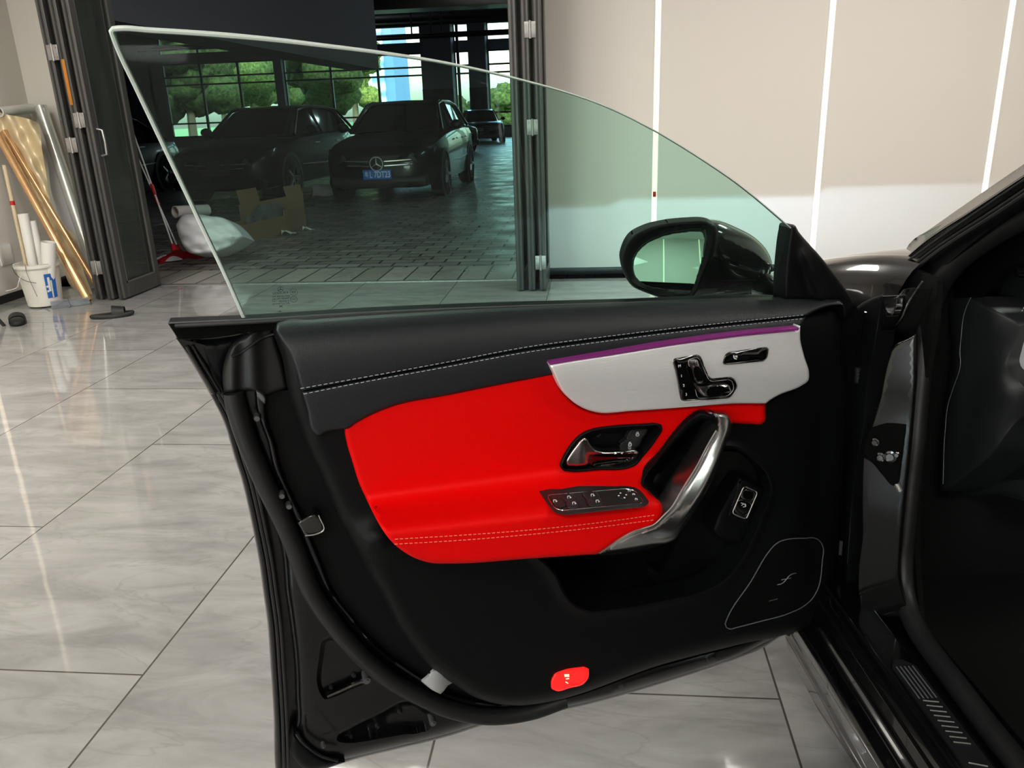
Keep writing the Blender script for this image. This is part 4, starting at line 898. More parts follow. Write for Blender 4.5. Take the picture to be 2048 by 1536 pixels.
# --- window switch pack on the armrest
pk = rpoly([(1083,990),(1096,984),(1257,971),(1280,978),(1299,1004),(1291,1013.5),(1130,1030),(1108,1026)], 13)
_ym = lambda x: np.interp(x, [1090, 1295], [1009, 990])
w_k = lambda x, y: w_red(x, _ym(x))+(np.asarray(y, float)-_ym(x))*.00155+.0055
wp = part('window_switch_pack', relief(D, pk, lambda x, y, d: w_k(x, y), step=6, rnd=.003, rpx=4, thick=.016), M['cap'])
rg = rpoly([(1093,990.5),(1253,977),(1272,982),(1287,1003),(1281,1006.5),(1123,1021),(1109,1016)], 9)
part('chrome_outline', ring(D, rg, lambda x, y: w_k(x, y)+.0006, .0006, 6), M['chromel'], wp)
def icon(mb, x, y, w, k=1.0):
    mb.sweep(line(D, [(x-4*k,y-3*k),(x-3*k,y+2.2*k),(x+1.5*k,y+3*k)], w, 2), .00055, 5)
    mb.sweep(line(D, [(x-4*k,y-3*k),(x+.5*k,y-3.4*k),(x+2*k,y-1*k)], w, 2), .00055, 5)
    for j in range(3): mb.sweep(line(D, [(x+.2*k,y-1*k+j*1.3*k),(x+3.5*k,y-1*k+j*1.3*k)], w, 2), .0004, 5)
for (q, ix, iy) in (([(1103,995),(1121,992.5),(1131,1013),(1116,1016)], 1111, 1003), ([(1123,992.5),(1149,990),(1154,1000),(1129,1002.5)], 1139, 995.5), ([(1130,1003.5),(1155,1001),(1160,1012),(1135,1015)], 1149, 1007.5),
                   ([(1165,988.5),(1195,986),(1200,996.5),(1172,999)], 1186, 991.5), ([(1173,1000),(1201,997.5),(1206,1008.5),(1178,1011)], 1196, 1003.5)):
    part('window_switch', relief(D, q, lambda x, y, d: w_k(x, y)+.005, step=4, rnd=.004, rpx=4, thick=.007), M['cap'], wp)
    ic = MB(); icon(ic, ix, iy, float(w_k(ix, iy))+.0062); part('marking', ic, M['mark'], wp)
mj = [(1232,989),(1238,983.5),(1247,982.5),(1255,985.5),(1259,991),(1255,997),(1246,999),(1237,996)]
part('mirror_adjuster', relief(D, mj, lambda x, y, d: w_k(x, y)+.004, step=4, rnd=.003, rpx=4, thick=.006), M['cap'], wp)
dm = MB()
for (x, y) in ((1241,986), (1252.5,989.5), (1237.5,991), (1249,995)): dm.lathe([(0, .0004), (.0013, .0003), (.0014, -.001)], D.P(x, y, float(w_k(x, y))+.0046), (0, 0, 1), 8)
icon(dm, 1259, 982, float(w_k(1259, 982))+.0012, .7); icon(dm, 1268, 989.5, float(w_k(1268, 989))+.0012, .7); icon(dm, 1273, 999, float(w_k(1273, 999))+.0012, .7)
part('marking', dm, M['mark'], wp)

# --- boot switch
pod = [(1466,968),(1478,950),(1490,951.5),(1503,957.5),(1524.5,974),(1530,986),(1526,1008),(1511,1049),(1497,1081),(1488,1095),(1469,1091),(1440,1080),(1424,1066),(1430,1036),(1448,1000)]
part('switch_pod', relief(D, pod, .030, step=8, rnd=.022, rpx=16, thick=.04), M['plastic'])
wb0 = .0325
bs = rpoly([(1454,1033),(1495,1052),(1529,979),(1483,957)], 11)
bp_ = part('boot_switch', relief(D, bs, wb0, step=6, rnd=.003, rpx=4, thick=.02), M['plastic'])
br_ = rpoly([(1464,1026),(1492,1039),(1515.5,983.5),(1487.5,972)], 7)
part('bright_outline', ring(D, br_, wb0+.0008, .0013, 6), M['chromel'], bp_)
part('rocker', relief(D, [(1469,1022),(1480,998),(1502,1007),(1492,1031),(1487,1034)], wb0+.003, step=4, rnd=.003, rpx=4, thick=.006), M['gloss'], bp_)
part('rocker', relief(D, [(1481,995),(1488,979),(1492,978),(1510,986),(1503,1003)], wb0+.002, step=4, rnd=.003, rpx=4, thick=.006), M['gloss'], bp_)
bm_ = MB(); bm_.sweep(line(D, [(1483,1011),(1488,1008),(1491,1013),(1486,1014)], wb0+.0035, 1), .0005, 5).sweep(line(D, [(1482,1006),(1487,1007)], wb0+.0035, 1), .0005, 5).sweep(line(D, [(1490,1007),(1492,1011),(1491,1014)], wb0+.0035, 1), .0004, 5)
part('marking', bm_, M['mark'], bp_)

# --- loudspeaker
spk = [(1450.5,1248),(1454,1238),(1502.5,1161.6),(1538,1103),(1546.5,1092.7),(1561,1082.5),(1579,1078),(1610,1076.5),(1628.5,1076),(1640,1082.5),(1646,1094),(1644.6,1122),(1634.4,1180.6),(1624,1198),(1605,1214),(1576,1227.5),(1520,1243),(1473,1255),(1460,1258),(1453,1255)]
ws = lambda x, y, d=None: w_low(x, y)-.028*sstep(x, 1560, 1690)+.003
sg = part('speaker_grille', relief(D, spk, lambda x, y, d: ws(x, y)-.002*np.exp(-d/3), step=9, rnd=.002, rpx=3, thick=.012), M['mesh'])
part('grille_ring', ring(D, spk, lambda x, y: ws(x, y)+.0006, .0010, 6), M['grey'], sg)
em = MB(); ew = lambda x, y: ws(x, y)+.0012
em.sweep(line(D, [(1554.5,1169.5),(1562,1168),(1568,1164),(1574,1157),(1580,1150.5),(1586,1147.5),(1592,1146.5)], ew, 2), .0009, 5).sweep(line(D, [(1563,1160),(1572,1158),(1582,1156)], ew, 2), .0008, 5)
part('emblem', em, M['grey'], sg); 
lt = MB()
for i in range(8): lt.sweep(line(D, [(1538+i*2.2, 1203-i*.55), (1539+i*2.2, 1201-i*.55)], ew, 1), .0004, 4)
part('lettering', lt, M['grey'], sg)
# --- courtesy lamp
cl = [(1102.5,1363),(1108,1350),(1127,1341),(1168,1334,1),(1175,1336),(1177,1341),(1176.6,1355.5),(1168,1367),(1139,1376),(1113,1382),(1104,1378)]
dl = part('courtesy_lamp', relief(D, cl, lambda x, y, d: w_low(x, y)+.004, step=6, rnd=.004, rpx=5, thick=.015), M['lampred'], label='glowing red lamp low on the door')
fm = MB(); fw_ = float(w_low(1133, 1357))+.0048
for i in range(5): fm.sweep(line(D, [(1129.5+i*2,1348.5),(1130+i*2,1353.5)], fw_, 2), .0006, 4)
fm.sweep(line(D, [(1132,1358),(1138,1357)], fw_, 2), .0009, 5).sweep(line(D, [(1131.5,1364),(1136,1366.5)], fw_, 2), .0008, 5)
part('filament', fm, M['bulb'], dl)
part('lamp_frame', MB().sweep(line(D, [(1176,1338),(1175,1355),(1166,1364.5),(1140,1372.5)], fw_, 3), .0012, 6), M['lampred'], dl)

# --- side window
gl = [(500,665,1),(460,572),(400,445),(330,297),(270,170),(236,98),(226,72),(222,62),(226,57.5),(236,56.5),(300,60),(430,68.5),(560,80.5),(640,90),(757,104.5),(874,122.5),(968,141.5),(1062,164.5),(1120,180.5),(1200,208),(1300,256),(1400,316),(1480,371),(1540,420),(1588,462,1),(1592,625,1),(900,646),(620,662),(512,676,1)]
def w_gl(x, y, d=None): return -.030+.135*np.clip((640-np.asarray(y, float))/585., 0, 1)**1.25
glm = relief(D, gl, w_gl, step=26, rnd=.0016, rpx=3.0, thick=.0045, back=True, matf=lambda x, y, d: 0)
so = glm.build('side_window', [M['tint'], M['gedge']], CAR, 30); so['label'] = 'green tinted window glass with bright edge'
eg = [(500,664),(460,571),(400,444),(330,296.5),(270,170),(236.5,99),(226.5,73),(223,63),(227,58),(237,57),(300,60.5),(430,69),(560,81),(640,90.5),(757,105),(874,123),(968,142),(1062,165),(1120,181),(1200,208.5),(1300,256.5),(1400,316.5),(1480,371.5),(1540,420.5),(1587,461.5)]
ep = line(D, eg, lambda x, y: w_gl(x, y)-.0022); er = [(.0030 if i < len(ep)*.42 else .0030-.0018*min(1, (i/len(ep)-.42)/.35)) for i in range(len(ep))]
part('polished_edge', MB().sweep(ep, er, 8), M['gedge'], so)
et = MB()
for s_, x, y, wd, sz in (('43R-00050', 561, 586, .0215, .0052), ('DOT-26 M32 AS2', 562, 592.5, .0235, .0033), ('TRANSP 70% MIN', 562, 597.5, .0235, .0033), ('E 000193', 568, 602.5, .0130, .0033), ('101', 548.5, 602.5, .0050, .0033), ('AGC AUTOMOTIVE', 562, 607.5, .0235, .0034), ('X', 562, 613, .0055, .0052), ('20 .:', 558, 623, .0070, .0022)):
    mbt = text_mb(s_, D, x, y, sz, float(w_gl(x, y))-.0052, -.03, True, .0002, wd); et.add(mbt.v, mbt.f)
for (x, y, r) in ((561, 578.5, .0036), (587.5, 584.5, .0050), (587.5, 598.5, .0046)):
    c = D.P(x, y, float(w_gl(x, y))-.0052); z = np.array([0, 0, 1.]); u = np.cross(z, D.n)
    et.sweep([c+r*(u*math.cos(a)+z*.9*math.sin(a)) for a in np.linspace(0, 6.283, 24, endpoint=False)], .00028, 4, closed=True)
    if r < .004:
        for a in (math.pi/2, math.pi*7/6, math.pi*11/6): et.sweep([c, c+r*(u*math.cos(a)+z*.9*math.sin(a))], .00045, 4)
for s_, x, y, wd in (('E9', 587.5, 584.5, .0050), ('CCC', 587.5, 598.5, .0058)):
    mbt = text_mb(s_, D, x, y, .0048 if s_ == 'E9' else .0036, float(w_gl(x, y))-.0052, 0, True, .0002, wd); et.add(mbt.v, mbt.f)
part('etched_lettering', et, M['ink'], so, smooth=0)
# --- sail panel
sail = [(1567,601,1),(1568,562),(1572,512),(1579,462),(1582,450),(1587,449),(1597,463),(1640,512),(1680,562),(1700,592),(1712,612,1),(1690,640),(1680,603,1)]
part('sail_panel', relief(D, sail, lambda x, y, d: .004+.012*np.exp(-((x-1600-(y-480)*.35)/10.)**2)*sstep(y, 480, 520), step=8, rnd=.010, rpx=9, thick=.03), M['plastic'])

# --- door mirror, folded in outside the glass
MR = Frame(D.o-D.n*.10, (.0, -1, .0))
rim = [(1240,519),(1244,500.6),(1258,475),(1291,456),(1329,446.7),(1380,441.5),(1408,441),(1422,444),(1432,452),(1435,470),(1432,492),(1413,543),(1396,580),(1380,597),(1362,600),(1338,598.6),(1291,585),(1263,571),(1247,545)]
hous = [(1236+10,519),(1250,500),(1266,478),(1296,458),(1340,447),(1400,441),(1441,443.5),(1476,457),(1511.6,477),(1535,503),(1543.5,524),(1540,552),(1525.6,580),(1488,587),(1430,592),(1380,597),(1330,594),(1280,574),(1256,548)]
mgl = [(1264,533.5),(1272,503),(1291,484),(1324,468),(1366,459.6),(1400,457),(1411,459.5),(1413,468),(1411,491),(1394,552),(1384,579),(1378,586.5),(1364,589),(1329,579),(1286.6,568.6),(1270,554.5)]
def w_h(x, y, d): return -.035-.055*sstep(x, 1430, 1545)+.028*np.sqrt(np.clip(d/75., 0, 1))
wm = part('wing_mirror', relief(MR, hous, w_h, step=9, rnd=.030, rpx=22, thick=.02, hole=loop(mgl, 5)), M['paint'], label='black wing mirror outside the glass')
bk = MB(); Lh = loop(hous, 8); cc = Lh.mean(0)
rings_ = []
for k, (sc_, dw) in enumerate(((1, -.06), (.97, -.10), (.86, -.15), (.62, -.185), (.25, -.20))):
    q = cc+(Lh-cc)*sc_; rings_.append(MR.P(Lh[:, 0]*sc_+cc[0]*(1-sc_), Lh[:, 1]*sc_+cc[1]*(1-sc_), dw-.055*sstep(Lh[:, 0], 1430, 1545)))
n_ = len(Lh); bk.add(np.vstack(rings_), [(i*n_+k, i*n_+(k+1) % n_, (i+1)*n_+(k+1) % n_, (i+1)*n_+k) for i in range(4) for k in range(n_)]+[tuple(range(4*n_, 5*n_))])
part('mirror_shell', bk, M['paint'], wm, smooth=60)
Lr = loop(rim, 5); Lm = loop(mgl, 5)
rw = lambda x, y: np.full(np.shape(x), .0)
def w_rim(x, y, d):
    q = np.stack([x, y], 1); ins = inside(q, Lm); dd = dist(q, Lm)
    return .007-.016*np.where(ins, 1.0, np.exp(-(dd/7.)**2)*.8)
part('mirror_rim', relief(MR, Lr, w_rim, step=7, rnd=.014, rpx=9, thick=.05, feats=((Lm, (-3, 3, 7, -7)),), hole=Lm), M['plastic'], wm)
cm = Lm.mean(0)
MG_T = .19   # tilt of the glass in its bowl
def w_mg(x, y, d): return -.019+(np.asarray(y)-cm[1])*.00095*MG_T+(np.asarray(x)-cm[0])*.00095*.07+.0026*(1-(((np.asarray(x)-cm[0])/75.)**2+((np.asarray(y)-cm[1])/65.)**2))
part('mirror_glass', relief(MR, Lm, w_mg, step=5, thick=.003), M['mirror'], wm, smooth=80)
part('mirror_seam', MB().sweep(line(MR, [(1420,561),(1470,560.5),(1540,560)], lambda x, y: w_h(np.atleast_1d(x), np.atleast_1d(y), np.full(np.shape(x), 26.))+.0008), .0006, 5), M['rubber'], wm)
part('mirror_foot', MB().sweep([D.P(1530, 575, -.19), D.P(1560, 590, -.12), D.P(1590, 600, -.06)], [.028, .03, .03], 12), M['paint'], wm)
# ================================================================ THE CAR, BODY
YAW = math.radians(7)
FD = np.array([-math.sin(YAW), math.cos(YAW), 0]); SD = np.array([-math.cos(YAW), -math.sin(YAW), 0]); BO = np.array([.42, 1.375, 0])
def cw(f, r, z): return BO+FD*f-SD*r+np.array([0, 0, z])
B = Frame(BO, SD)
M['pillar'] = mat('black_pillar_lacquer', (.004, .004, .004, 1), .12, coat=.06, spec=.3, vary=.1)
M['frit'] = mat('windscreen_edge_glass', (.006, .006, .006, 1), .16, coat=0, spec=.14, vary=.1)
M['carpet'] = mat('black_carpet', (.006, .006, .006, 1), .95, spec=.15, bump=(500, .8), vary=.2)
M['dash'] = mat('dark_dashboard_plastic', (.010, .011, .012, 1), .5, bump=(420, .25), vary=.08, bdist=.001)
M['headl'] = mat('headlamp_reflector', (.8, .8, .8, 1), .2, 1)
M['screen'] = glass_mat('windscreen_glass', (.78, .92, .85, 1), 1.5)
M['sillp'] = mat('ribbed_sill_plate', (.012, .014, .014, 1), .3, .3, vary=.1)

# front end: wings and bonnet as one skin
cr_f = [.08, .18, .30, .55, .85, 1.06, 1.25, 1.40, 1.50]
cr_z = [.985, .97, .948, .885, .79, .715, .645, .57, .47]
cr_r = [.165, .15, .085, .075, .07, .075, .12, .25, .42]
HW = .93
def skin_sec(i):
    f, z, r = cr_f[i], cr_z[i], cr_r[i]; out = []
    bulge = .0 if f < 1.3 else (.10 if f < 1.45 else .28)
    for q, zz in ((.03+bulge, .22), (.005+bulge, .34), (0+bulge, .52*min(1, z/.8)+.02), (max(.012, r-.075)+bulge, z-.17), (max(r*.5, r-.03)+bulge*.5, z-.05), (r, z), (r+.10, z+.012), (r+.3, z+.022), (HW, z+.03)): out.append((f, q, zz))
    return out+[(f, 2*HW-q, zz) for (f, q, zz) in out[-2::-1]]
secs = [skin_sec(i) for i in range(len(cr_f))]; n = len(secs[0])
mb = MB(); mb.add([cw(*p) for s in secs for p in s], [(i*n+k, i*n+k+1, (i+1)*n+k+1, (i+1)*n+k) for i in range(len(secs)-1) for k in range(n-1)]+[tuple((len(secs)-1)*n+k for k in range(n))])
o = part('bonnet_and_wings', mb, M['paint'], smooth=60); sb = o.modifiers.new('round', 'SUBSURF'); sb.levels = 2; sb.render_levels = 2
part('bonnet_gap', MB().sweep([cw(f, r+.085, z+.003) for f, r, z in zip(cr_f[1:8], cr_r[1:8], cr_z[1:8])], .0016, 6), M['rubber'])
part('bumper', MB().sweep([cw(1.25, .02, .32), cw(1.42, .25, .30), cw(1.52, .60, .30), cw(1.54, HW, .30), cw(1.52, 1.26, .30), cw(1.42, 1.61, .30), cw(1.25, 1.84, .32)], .10, 12), M['paint'])
part('grille', MB().box((0, 0, 0), (.001, .001, .001)).sweep([cw(1.52, .55, .50), cw(1.55, HW, .50), cw(1.52, 1.31, .50)], .07, 10), M['mesh'])
for r in (.16, 1.70):
    w_ = part('front_wheel', MB().lathe([(.21, -.11), (.31, -.11), (.335, -.085), (.335, .085), (.31, .11), (.24, .11)], cw(.80, r, .335), SD, 36), M['tyre'])
    rm = MB().lathe([(.24, .105), (.23, .06), (.06, .05), (.05, .09), (0, .095)], cw(.80, r, .335), SD if r < 1 else -SD, 36)
    for q in range(5):
        a = q*2*math.pi/5; d1 = FD*math.cos(a)+np.array([0, 0, math.sin(a)]); c0 = cw(.80, r, .335)+(SD if r < 1 else -SD)*.09
        rm.sweep([c0+d1*.03, c0+d1*.225], [.045, .03], 6)
    part('rim', rm, M['rim'], w_)
# head lamps: dipped beam with a sharp cut-off that steps up to the right, falling on the white wall
def headlamp(r, tx, cut_z, rise):
    p = cw(1.50, r, .56); t = np.array([tx, RY1, cut_z]); d = t-p; d /= np.linalg.norm(d)
    part('headlamp', MB().lathe([(.001, -.10), (.05, -.07), (.075, -.02), (.08, 0)], p-FD*.015, FD, 24).sweep([cw(1.40, r-.10 if r < 1 else r+.10, .62), cw(1.49, r, .575), cw(1.50, r+.10 if r < 1 else r-.10, .55)], .012, 8), M['headl'])
    ld = bpy.data.lights.new('dipped_beam', 'SPOT'); ld.energy = 150; ld.color = (.60, .79, 1.0); ld.spot_size = math.radians(95); ld.spot_blend = .9; ld.shadow_soft_size = .012
    ld.use_nodes = True; nt = ld.node_tree; N = nt.nodes; em = N['Emission']
    tc = N.new('ShaderNodeTexCoord'); sp = N.new('ShaderNodeSeparateXYZ'); nt.links.new(tc.outputs['Normal'], sp.inputs[0])
    def mth(op, a, b=None):
        m = N.new('ShaderNodeMath'); m.operation = op
        for i, v in enumerate((a, b)):
            if v is None: continue
            if isinstance(v, (int, float)): m.inputs[i].default_value = v
            else: nt.links.new(v, m.inputs[i])
        return m.outputs[0]
    nz = mth('MAXIMUM', mth('ABSOLUTE', sp.outputs['Z']), .05); u = mth('DIVIDE', sp.outputs['X'], nz); v = mth('DIVIDE', sp.outputs['Y'], nz)
    def mr(x, a, b, c, e, smooth=True):
        m = N.new('ShaderNodeMapRange'); m.interpolation_type = 'SMOOTHSTEP' if smooth else 'LINEAR'
        for i, q in enumerate((a, b, c, e)): m.inputs[i+1].default_value = q
        nt.links.new(x, m.inputs[0]); return m.outputs[0]
    cut = mr(u, -.012, .018, 0, rise, False)
    below = mth('SUBTRACT', cut, v)                       # > 0 under the cut-off
    edge = mr(below, -.004, .005, 0, 1)
    fade = mr(below, 0, .40, 1, .12)
    side = mr(mth('ABSOLUTE', u), .1, .75, 1, .25)
    nt.links.new(mth('MULTIPLY', mth('MULTIPLY', edge, fade), side), em.inputs['Strength'])
    lo = bpy.data.objects.new('dipped_beam', ld); COL.objects.link(lo)
    dv = Vector(d); x = dv.cross(Vector((0, 0, 1))).normalized(); y = x.cross(dv)
    m4 = Matrix((x, y, -dv)).transposed().to_4x4(); m4.translation = Vector(p+FD*.03); lo.matrix_world = m4
k1 = at_y(1228, 413.5, RY1); k2 = at_y(1636, 393, RY1)
headlamp(.30, k1[0], k1[2], .0175); headlamp(1.58, k2[0], k2[2], .0205)

# windscreen, pillars, roof
mb = MB(); q = [cw(.17, .20, 1.005), cw(.17, 1.66, 1.005), cw(-.62, 1.52, 1.40), cw(-.62, .34, 1.40)]
mb.grid(lambda u, v: tuple((1-v)*((1-u)*q[0]+u*q[1])+v*((1-u)*q[3]+u*q[2])+np.array([0, 0, .04*math.sin(u*math.pi)])+FD*(.12*math.sin(u*math.pi))), 16, 8)
part('windscreen', mb, M['screen'], smooth=80)
PW = -.185
pil = [(2230,205,1),(1914,420),(1848,466),(1826,480),(1812,499),(1808,520,1),(1848,482.5),(1942,420),(2230,229,1)]
w_p = lambda x, y, d=None: PW-.10*0+.0*np.asarray(x, float)
part('windscreen_edge', relief(B, pil, lambda x, y, d: PW-.004-.035*np.clip((np.interp(x, [1808, 1848, 1942, 2230], [520, 482.5, 420, 229])-y)/16., 0, 1.2), step=6, thick=.02), M['frit'])
part('windscreen_bright_edge', MB().sweep(line(B, [(1815,500),(1848,472.5),(1926,420),(2230,217)], PW-.040), .0012, 6), M['chromel'])
pb = [(2230,230,1),(1942,421),(1848,483),(1805,520),(1760,560),(1733,600,1),(1760,596),(1775,580),(1848,519),(1998,420),(2230,265,1)]
part('front_pillar', relief(B, pb, lambda x, y, d: PW+.010, step=7, rnd=.004, rpx=4, thick=.05), M['pillar'])
for pts, r_ in (([(1767,562),(1800,534),(1848,498),(1960,420),(2230,239)], .0022), ([(1775,578),(1848,514),(1990,420),(2230,262)], .0028), ([(1780,585),(1848,524),(2002,422),(2230,270)], .0040)):
    part('pillar_seal', MB().sweep(line(B, pts, PW+.018), r_, 8), M['rubber'])
part('pillar_trim', relief(B, [(2230,268,1),(1998,423),(1848,523),(1785,590,1),(1835,600),(1862,560),(1910,515),(1965,470),(2230,300,1)], PW+.004, step=12, thick=.03), M['plastic'])
part('roof_rail', MB().sweep([B.P(2205, 245, PW-.02), cw(-.62, .32, 1.385), cw(-1.2, .36, 1.43), cw(-2.1, .38, 1.37), cw(-2.9, .3, 1.05)], [.022, .034, .045, .045, .045], 10), M['paint'])
mb = MB(); mb.grid(lambda u, v: tuple(cw(-.62-1.5*v, .34+1.18*u, 1.40+.03*math.sin(u*math.pi)+.03*math.sin(v*3))), 10, 10); part('roof', mb, M['paint'], smooth=80)
part('far_pillar', MB().sweep([cw(.17, 1.66, 1.0), cw(-.62, 1.52, 1.39), cw(-2.1, 1.5, 1.36), cw(-2.9, 1.56, 1.05)], .045, 10), M['paint'])
mb = MB(); mb.prism([cw(.1, 1.80, .25), cw(.1, 1.80, .98), cw(-2.6, 1.80, 1.0), cw(-2.6, 1.80, .25)], SD*-.05); part('far_side', mb, M['paint'], smooth=0)
mb = MB(); mb.prism([cw(-2.6, .05, .25), cw(-2.6, .05, 1.0), cw(-2.6, 1.85, 1.0), cw(-2.6, 1.85, .25)], FD*-.5); part('rear_body', mb, M['paint'], smooth=0)
for r in (.14, 1.72): part('rear_wheel', MB().lathe([(.05, -.1), (.31, -.11), (.335, -.085), (.335, .085), (.31, .11), (.05, .1)], cw(-1.95, r, .335), SD, 32), M['tyre'])

# sill, extruded along the car
prof = [(.10, .13), (.001, .13), (-.014, .195), (-.012, .21), (-.028, .27), (-.024, .285), (-.010, .293), (-.012, .325), (-.008, .332), (-.004, .352), (.000, .372), (.007, .383), (.016, .385), (.066, .385), (.070, .375), (.150, .36), (.19, .30), (.19, .13)]
mb = MB(); N_ = len(prof); fs = [.10, -.4, -1.2, -2.6]
mb.add([cw(f, r, z) for f in fs for r, z in prof], [(i*N_+k, (i+1)*N_+k, (i+1)*N_+(k+1) % N_, i*N_+(k+1) % N_) for i in range(len(fs)-1) for k in range(N_)]+[tuple(range(N_)), tuple(range(4*N_-1, 3*N_-1, -1))])
o = part('sill', mb, M['paint'], smooth=25); bv = o.modifiers.new('soft', 'BEVEL'); bv.width = .004; bv.segments = 3; bv.limit_method = 'ANGLE'; bv.angle_limit = math.radians(12)
part('sill_seal', MB().sweep([cw(f, -.002, .355) for f in (.0, -.5, -2.6)], .0045, 8).sweep([cw(f, .006, .387) for f in (.0, -.5, -2.6)], .003, 8), M['pillar'])
spl = MB().prism([cw(-.26, .020, .385), cw(-1.0, .020, .385), cw(-1.0, .058, .385), cw(-.26, .058, .385), cw(-.245, .045, .385), cw(-.245, .03, .385)], (0, 0, .004))
sp_ = part('sill_plate', spl, M['sillp'], smooth=0)
rb = MB()
for i in range(5): rb.sweep([cw(-.262, .026+i*.0065, .3895), cw(-.335, .026+i*.0065, .3895)], .0012, 5)
part('long_rib', rb, M['grey'], sp_); rb = MB()
for i in range(9): rb.sweep([cw(-.345-i*.0105, .050, .3898), cw(-.340-i*.0105, .028, .3898)], .0016, 5)
part('cross_rib', rb, M['satin'], sp_); rb = MB()
for i in range(5): rb.sweep([cw(-.47-i*.013, .050, .3898), cw(-.462-i*.013, .028, .3898)], .0016, 5)
part('cross_rib', rb, M['satin'], sp_)

# door opening: jamb, hinges, aperture seal
rr = lambda y: np.interp(y, [300, 480, 700, 1000, 1250, 1600], [.215, .205, .175, .135, .108, .095])
tub = [(2235,318),(2150,372),(2075,420),(2000,462),(1950,495),(1910,530),(1880,570),(1866,610),(1856,650),(1850,690),(1843,760),(1836,828),(1832,880),(1822,960),(1812,1060),(1806,1120),(1807,1170),(1816,1215),(1838,1265),(1870,1312),(1915,1372),(1970,1445),(2030,1520),(2090,1595)]
part('aperture_seal', MB().sweep(line(B, tub, lambda x, y: -rr(y)), .0175, 16), M['rubber'])
jmb = [(1832,668,1),(1812,679),(1792,688),(1782,699),(1776,715),(1765,760),(1758,796),(1750,822),(1740,855),(1731,877),(1726,900),(1723,940),(1722,1000),(1722,1079),(1716,1127),(1716,1190),(1722,1235,1),(1822,1235,1),(1800,1160),(1802,1090),(1812,980),(1824,860),(1832,760,1)]
w_j = lambda x, y, d=None: -.060-.075*np.clip((np.asarray(x, float)-np.interp(y, [680, 850, 1000, 1230], [1785, 1740, 1722, 1716]))/80., 0, 1.2)
JF = Frame(B.P(1722, 1000, -.03), (-.52, -.85, .04)); JU = lambda x, y, d=None: .010*np.sin((np.asarray(y, float)-700)/140.)
part('door_jamb', relief(JF, jmb, lambda x, y, d: JU(x, y), step=9, rnd=.006, rpx=5, thick=.01), M['pillar'])
part('jamb_recess', relief(B, [(1640,600,1),(1700,560),(1800,530),(1875,560,1),(1870,640),(1850,760),(1840,900),(1830,1100),(1840,1240,1),(1660,1270,1)], -.165, step=30, thick=.01), M['carpet'])
hb = relief(JF, [(1741,856,1),(1770,848),(1812,850,1),(1806,900),(1798,962,1),(1794,972),(1788,972),(1765,950),(1740,922),(1727,915,1),(1731,878)], lambda x, y, d: JU(x, y)+.006, step=7, rnd=.004, rpx=5, thick=.02)
hp_ = part('door_hinge', hb, M['mesh'])
for (x, y, r) in ((1751, 883, .007), (1782, 912, .010), (1762, 913, .008), (1795, 908, .005)):
    part('hinge_bolt', MB().lathe([(0, .008), (r*.6, .008), (r*.65, .005), (r, .004), (r, -.01)], JF.P(x, y, JU(x, y)+.006), JF.n, 12), M['gloss'], hp_)
part('hinge_catch', MB().box((0, 0, 0), (.0005, .0005, .0005)).sweep(line(JF, [(1792,966),(1797,975),(1800,982)], .01), .005, 8), M['steel'], hp_)
# filler panels and bonnet hinge area in the gap behind the door
part('wing_flange', relief(B, [(1690,640,1),(1716,612),(1735,600),(1768,588,1),(1760,640),(1752,690),(1740,760),(1733,850),(1712,960),(1700,1100),(1690,1240,1)], lambda x, y, d: -.050-.02*sstep(x, 1690, 1760), step=10, rnd=.006, rpx=6, thick=.03), M['plastic'])
part('flange_edge', MB().sweep(line(B, [(1731,624),(1722,660),(1715,690),(1708,712),(1706,735)], -.045), .0022, 6), M['pillar'])
hg = relief(B, [(1766,590,1),(1754,620),(1750,648),(1762,660),(1773,640),(1772,612,1)], -.075, step=5, rnd=.003, rpx=3, thick=.02)
part('bonnet_bracket', hg, M['pillar'])
part('bonnet_bracket', relief(B, [(1779,597,1),(1793,594),(1808,578,1),(1800,592),(1795,600),(1793,617),(1785,632),(1776,637,1),(1776,610)], -.085, step=4, rnd=.003, rpx=3, thick=.01), M['satin'])
part('pillar_brace', MB().sweep(line(B, [(1845,563),(1820,600),(1800,640),(1792,650)], -.10), .0016, 6), M['satin'])
part('foam_block', relief(B, [(1797,600,1),(1812,578),(1832,575,1),(1815,625),(1795,660),(1778,668,1),(1786,640)], -.11, step=6, rnd=.005, rpx=5, thick=.03), M['carpet'])
st_ = part('door_edge_sticker', relief(D, [(1711,735,1),(1728,736.5,1),(1727,768,1),(1710,767,1)], -.02, step=5, thick=.002), M['cap'])
sk_ = MB()
for i in range(12): sk_.sweep(line(D, [(1713,738+i*2.4),(1713+3.5+(i*7 % 3),738+i*2.4)], -.0194, 3), .0006, 4).sweep(line(D, [(1721,738+i*2.4),(1726,738+i*2.4)], -.0194, 3), .0007, 4)
part('sticker_print', sk_, M['grey'], st_)
part('door_edge_panel', relief(D, [(1684,604,1),(1706,606),(1722,640),(1728,720),(1724,860),(1716,1000),(1706,1120),(1690,1245,1),(1660,1246,1),(1680,1100),(1690,900)], -.022, step=14, thick=.06), M['plastic'])
part('door_edge_sticker', relief(D, [(1673,1080,1),(1686,1083,1),(1683,1111,1),(1670,1108,1)], -.018, step=5, thick=.002), M['grey'])
part('check_strap', MB().sweep(line(D, [(1640,1200),(1641,1212),(1643,1230)], .012), .0045, 8), M['steel'])
part('lower_hinge_cover', relief(D, [(1600,1246,1),(1630,1225),(1660,1222),(1668,1240,1),(1640,1258),(1612,1262)], .0, step=7, rnd=.006, rpx=6, thick=.05), M['rubber'])

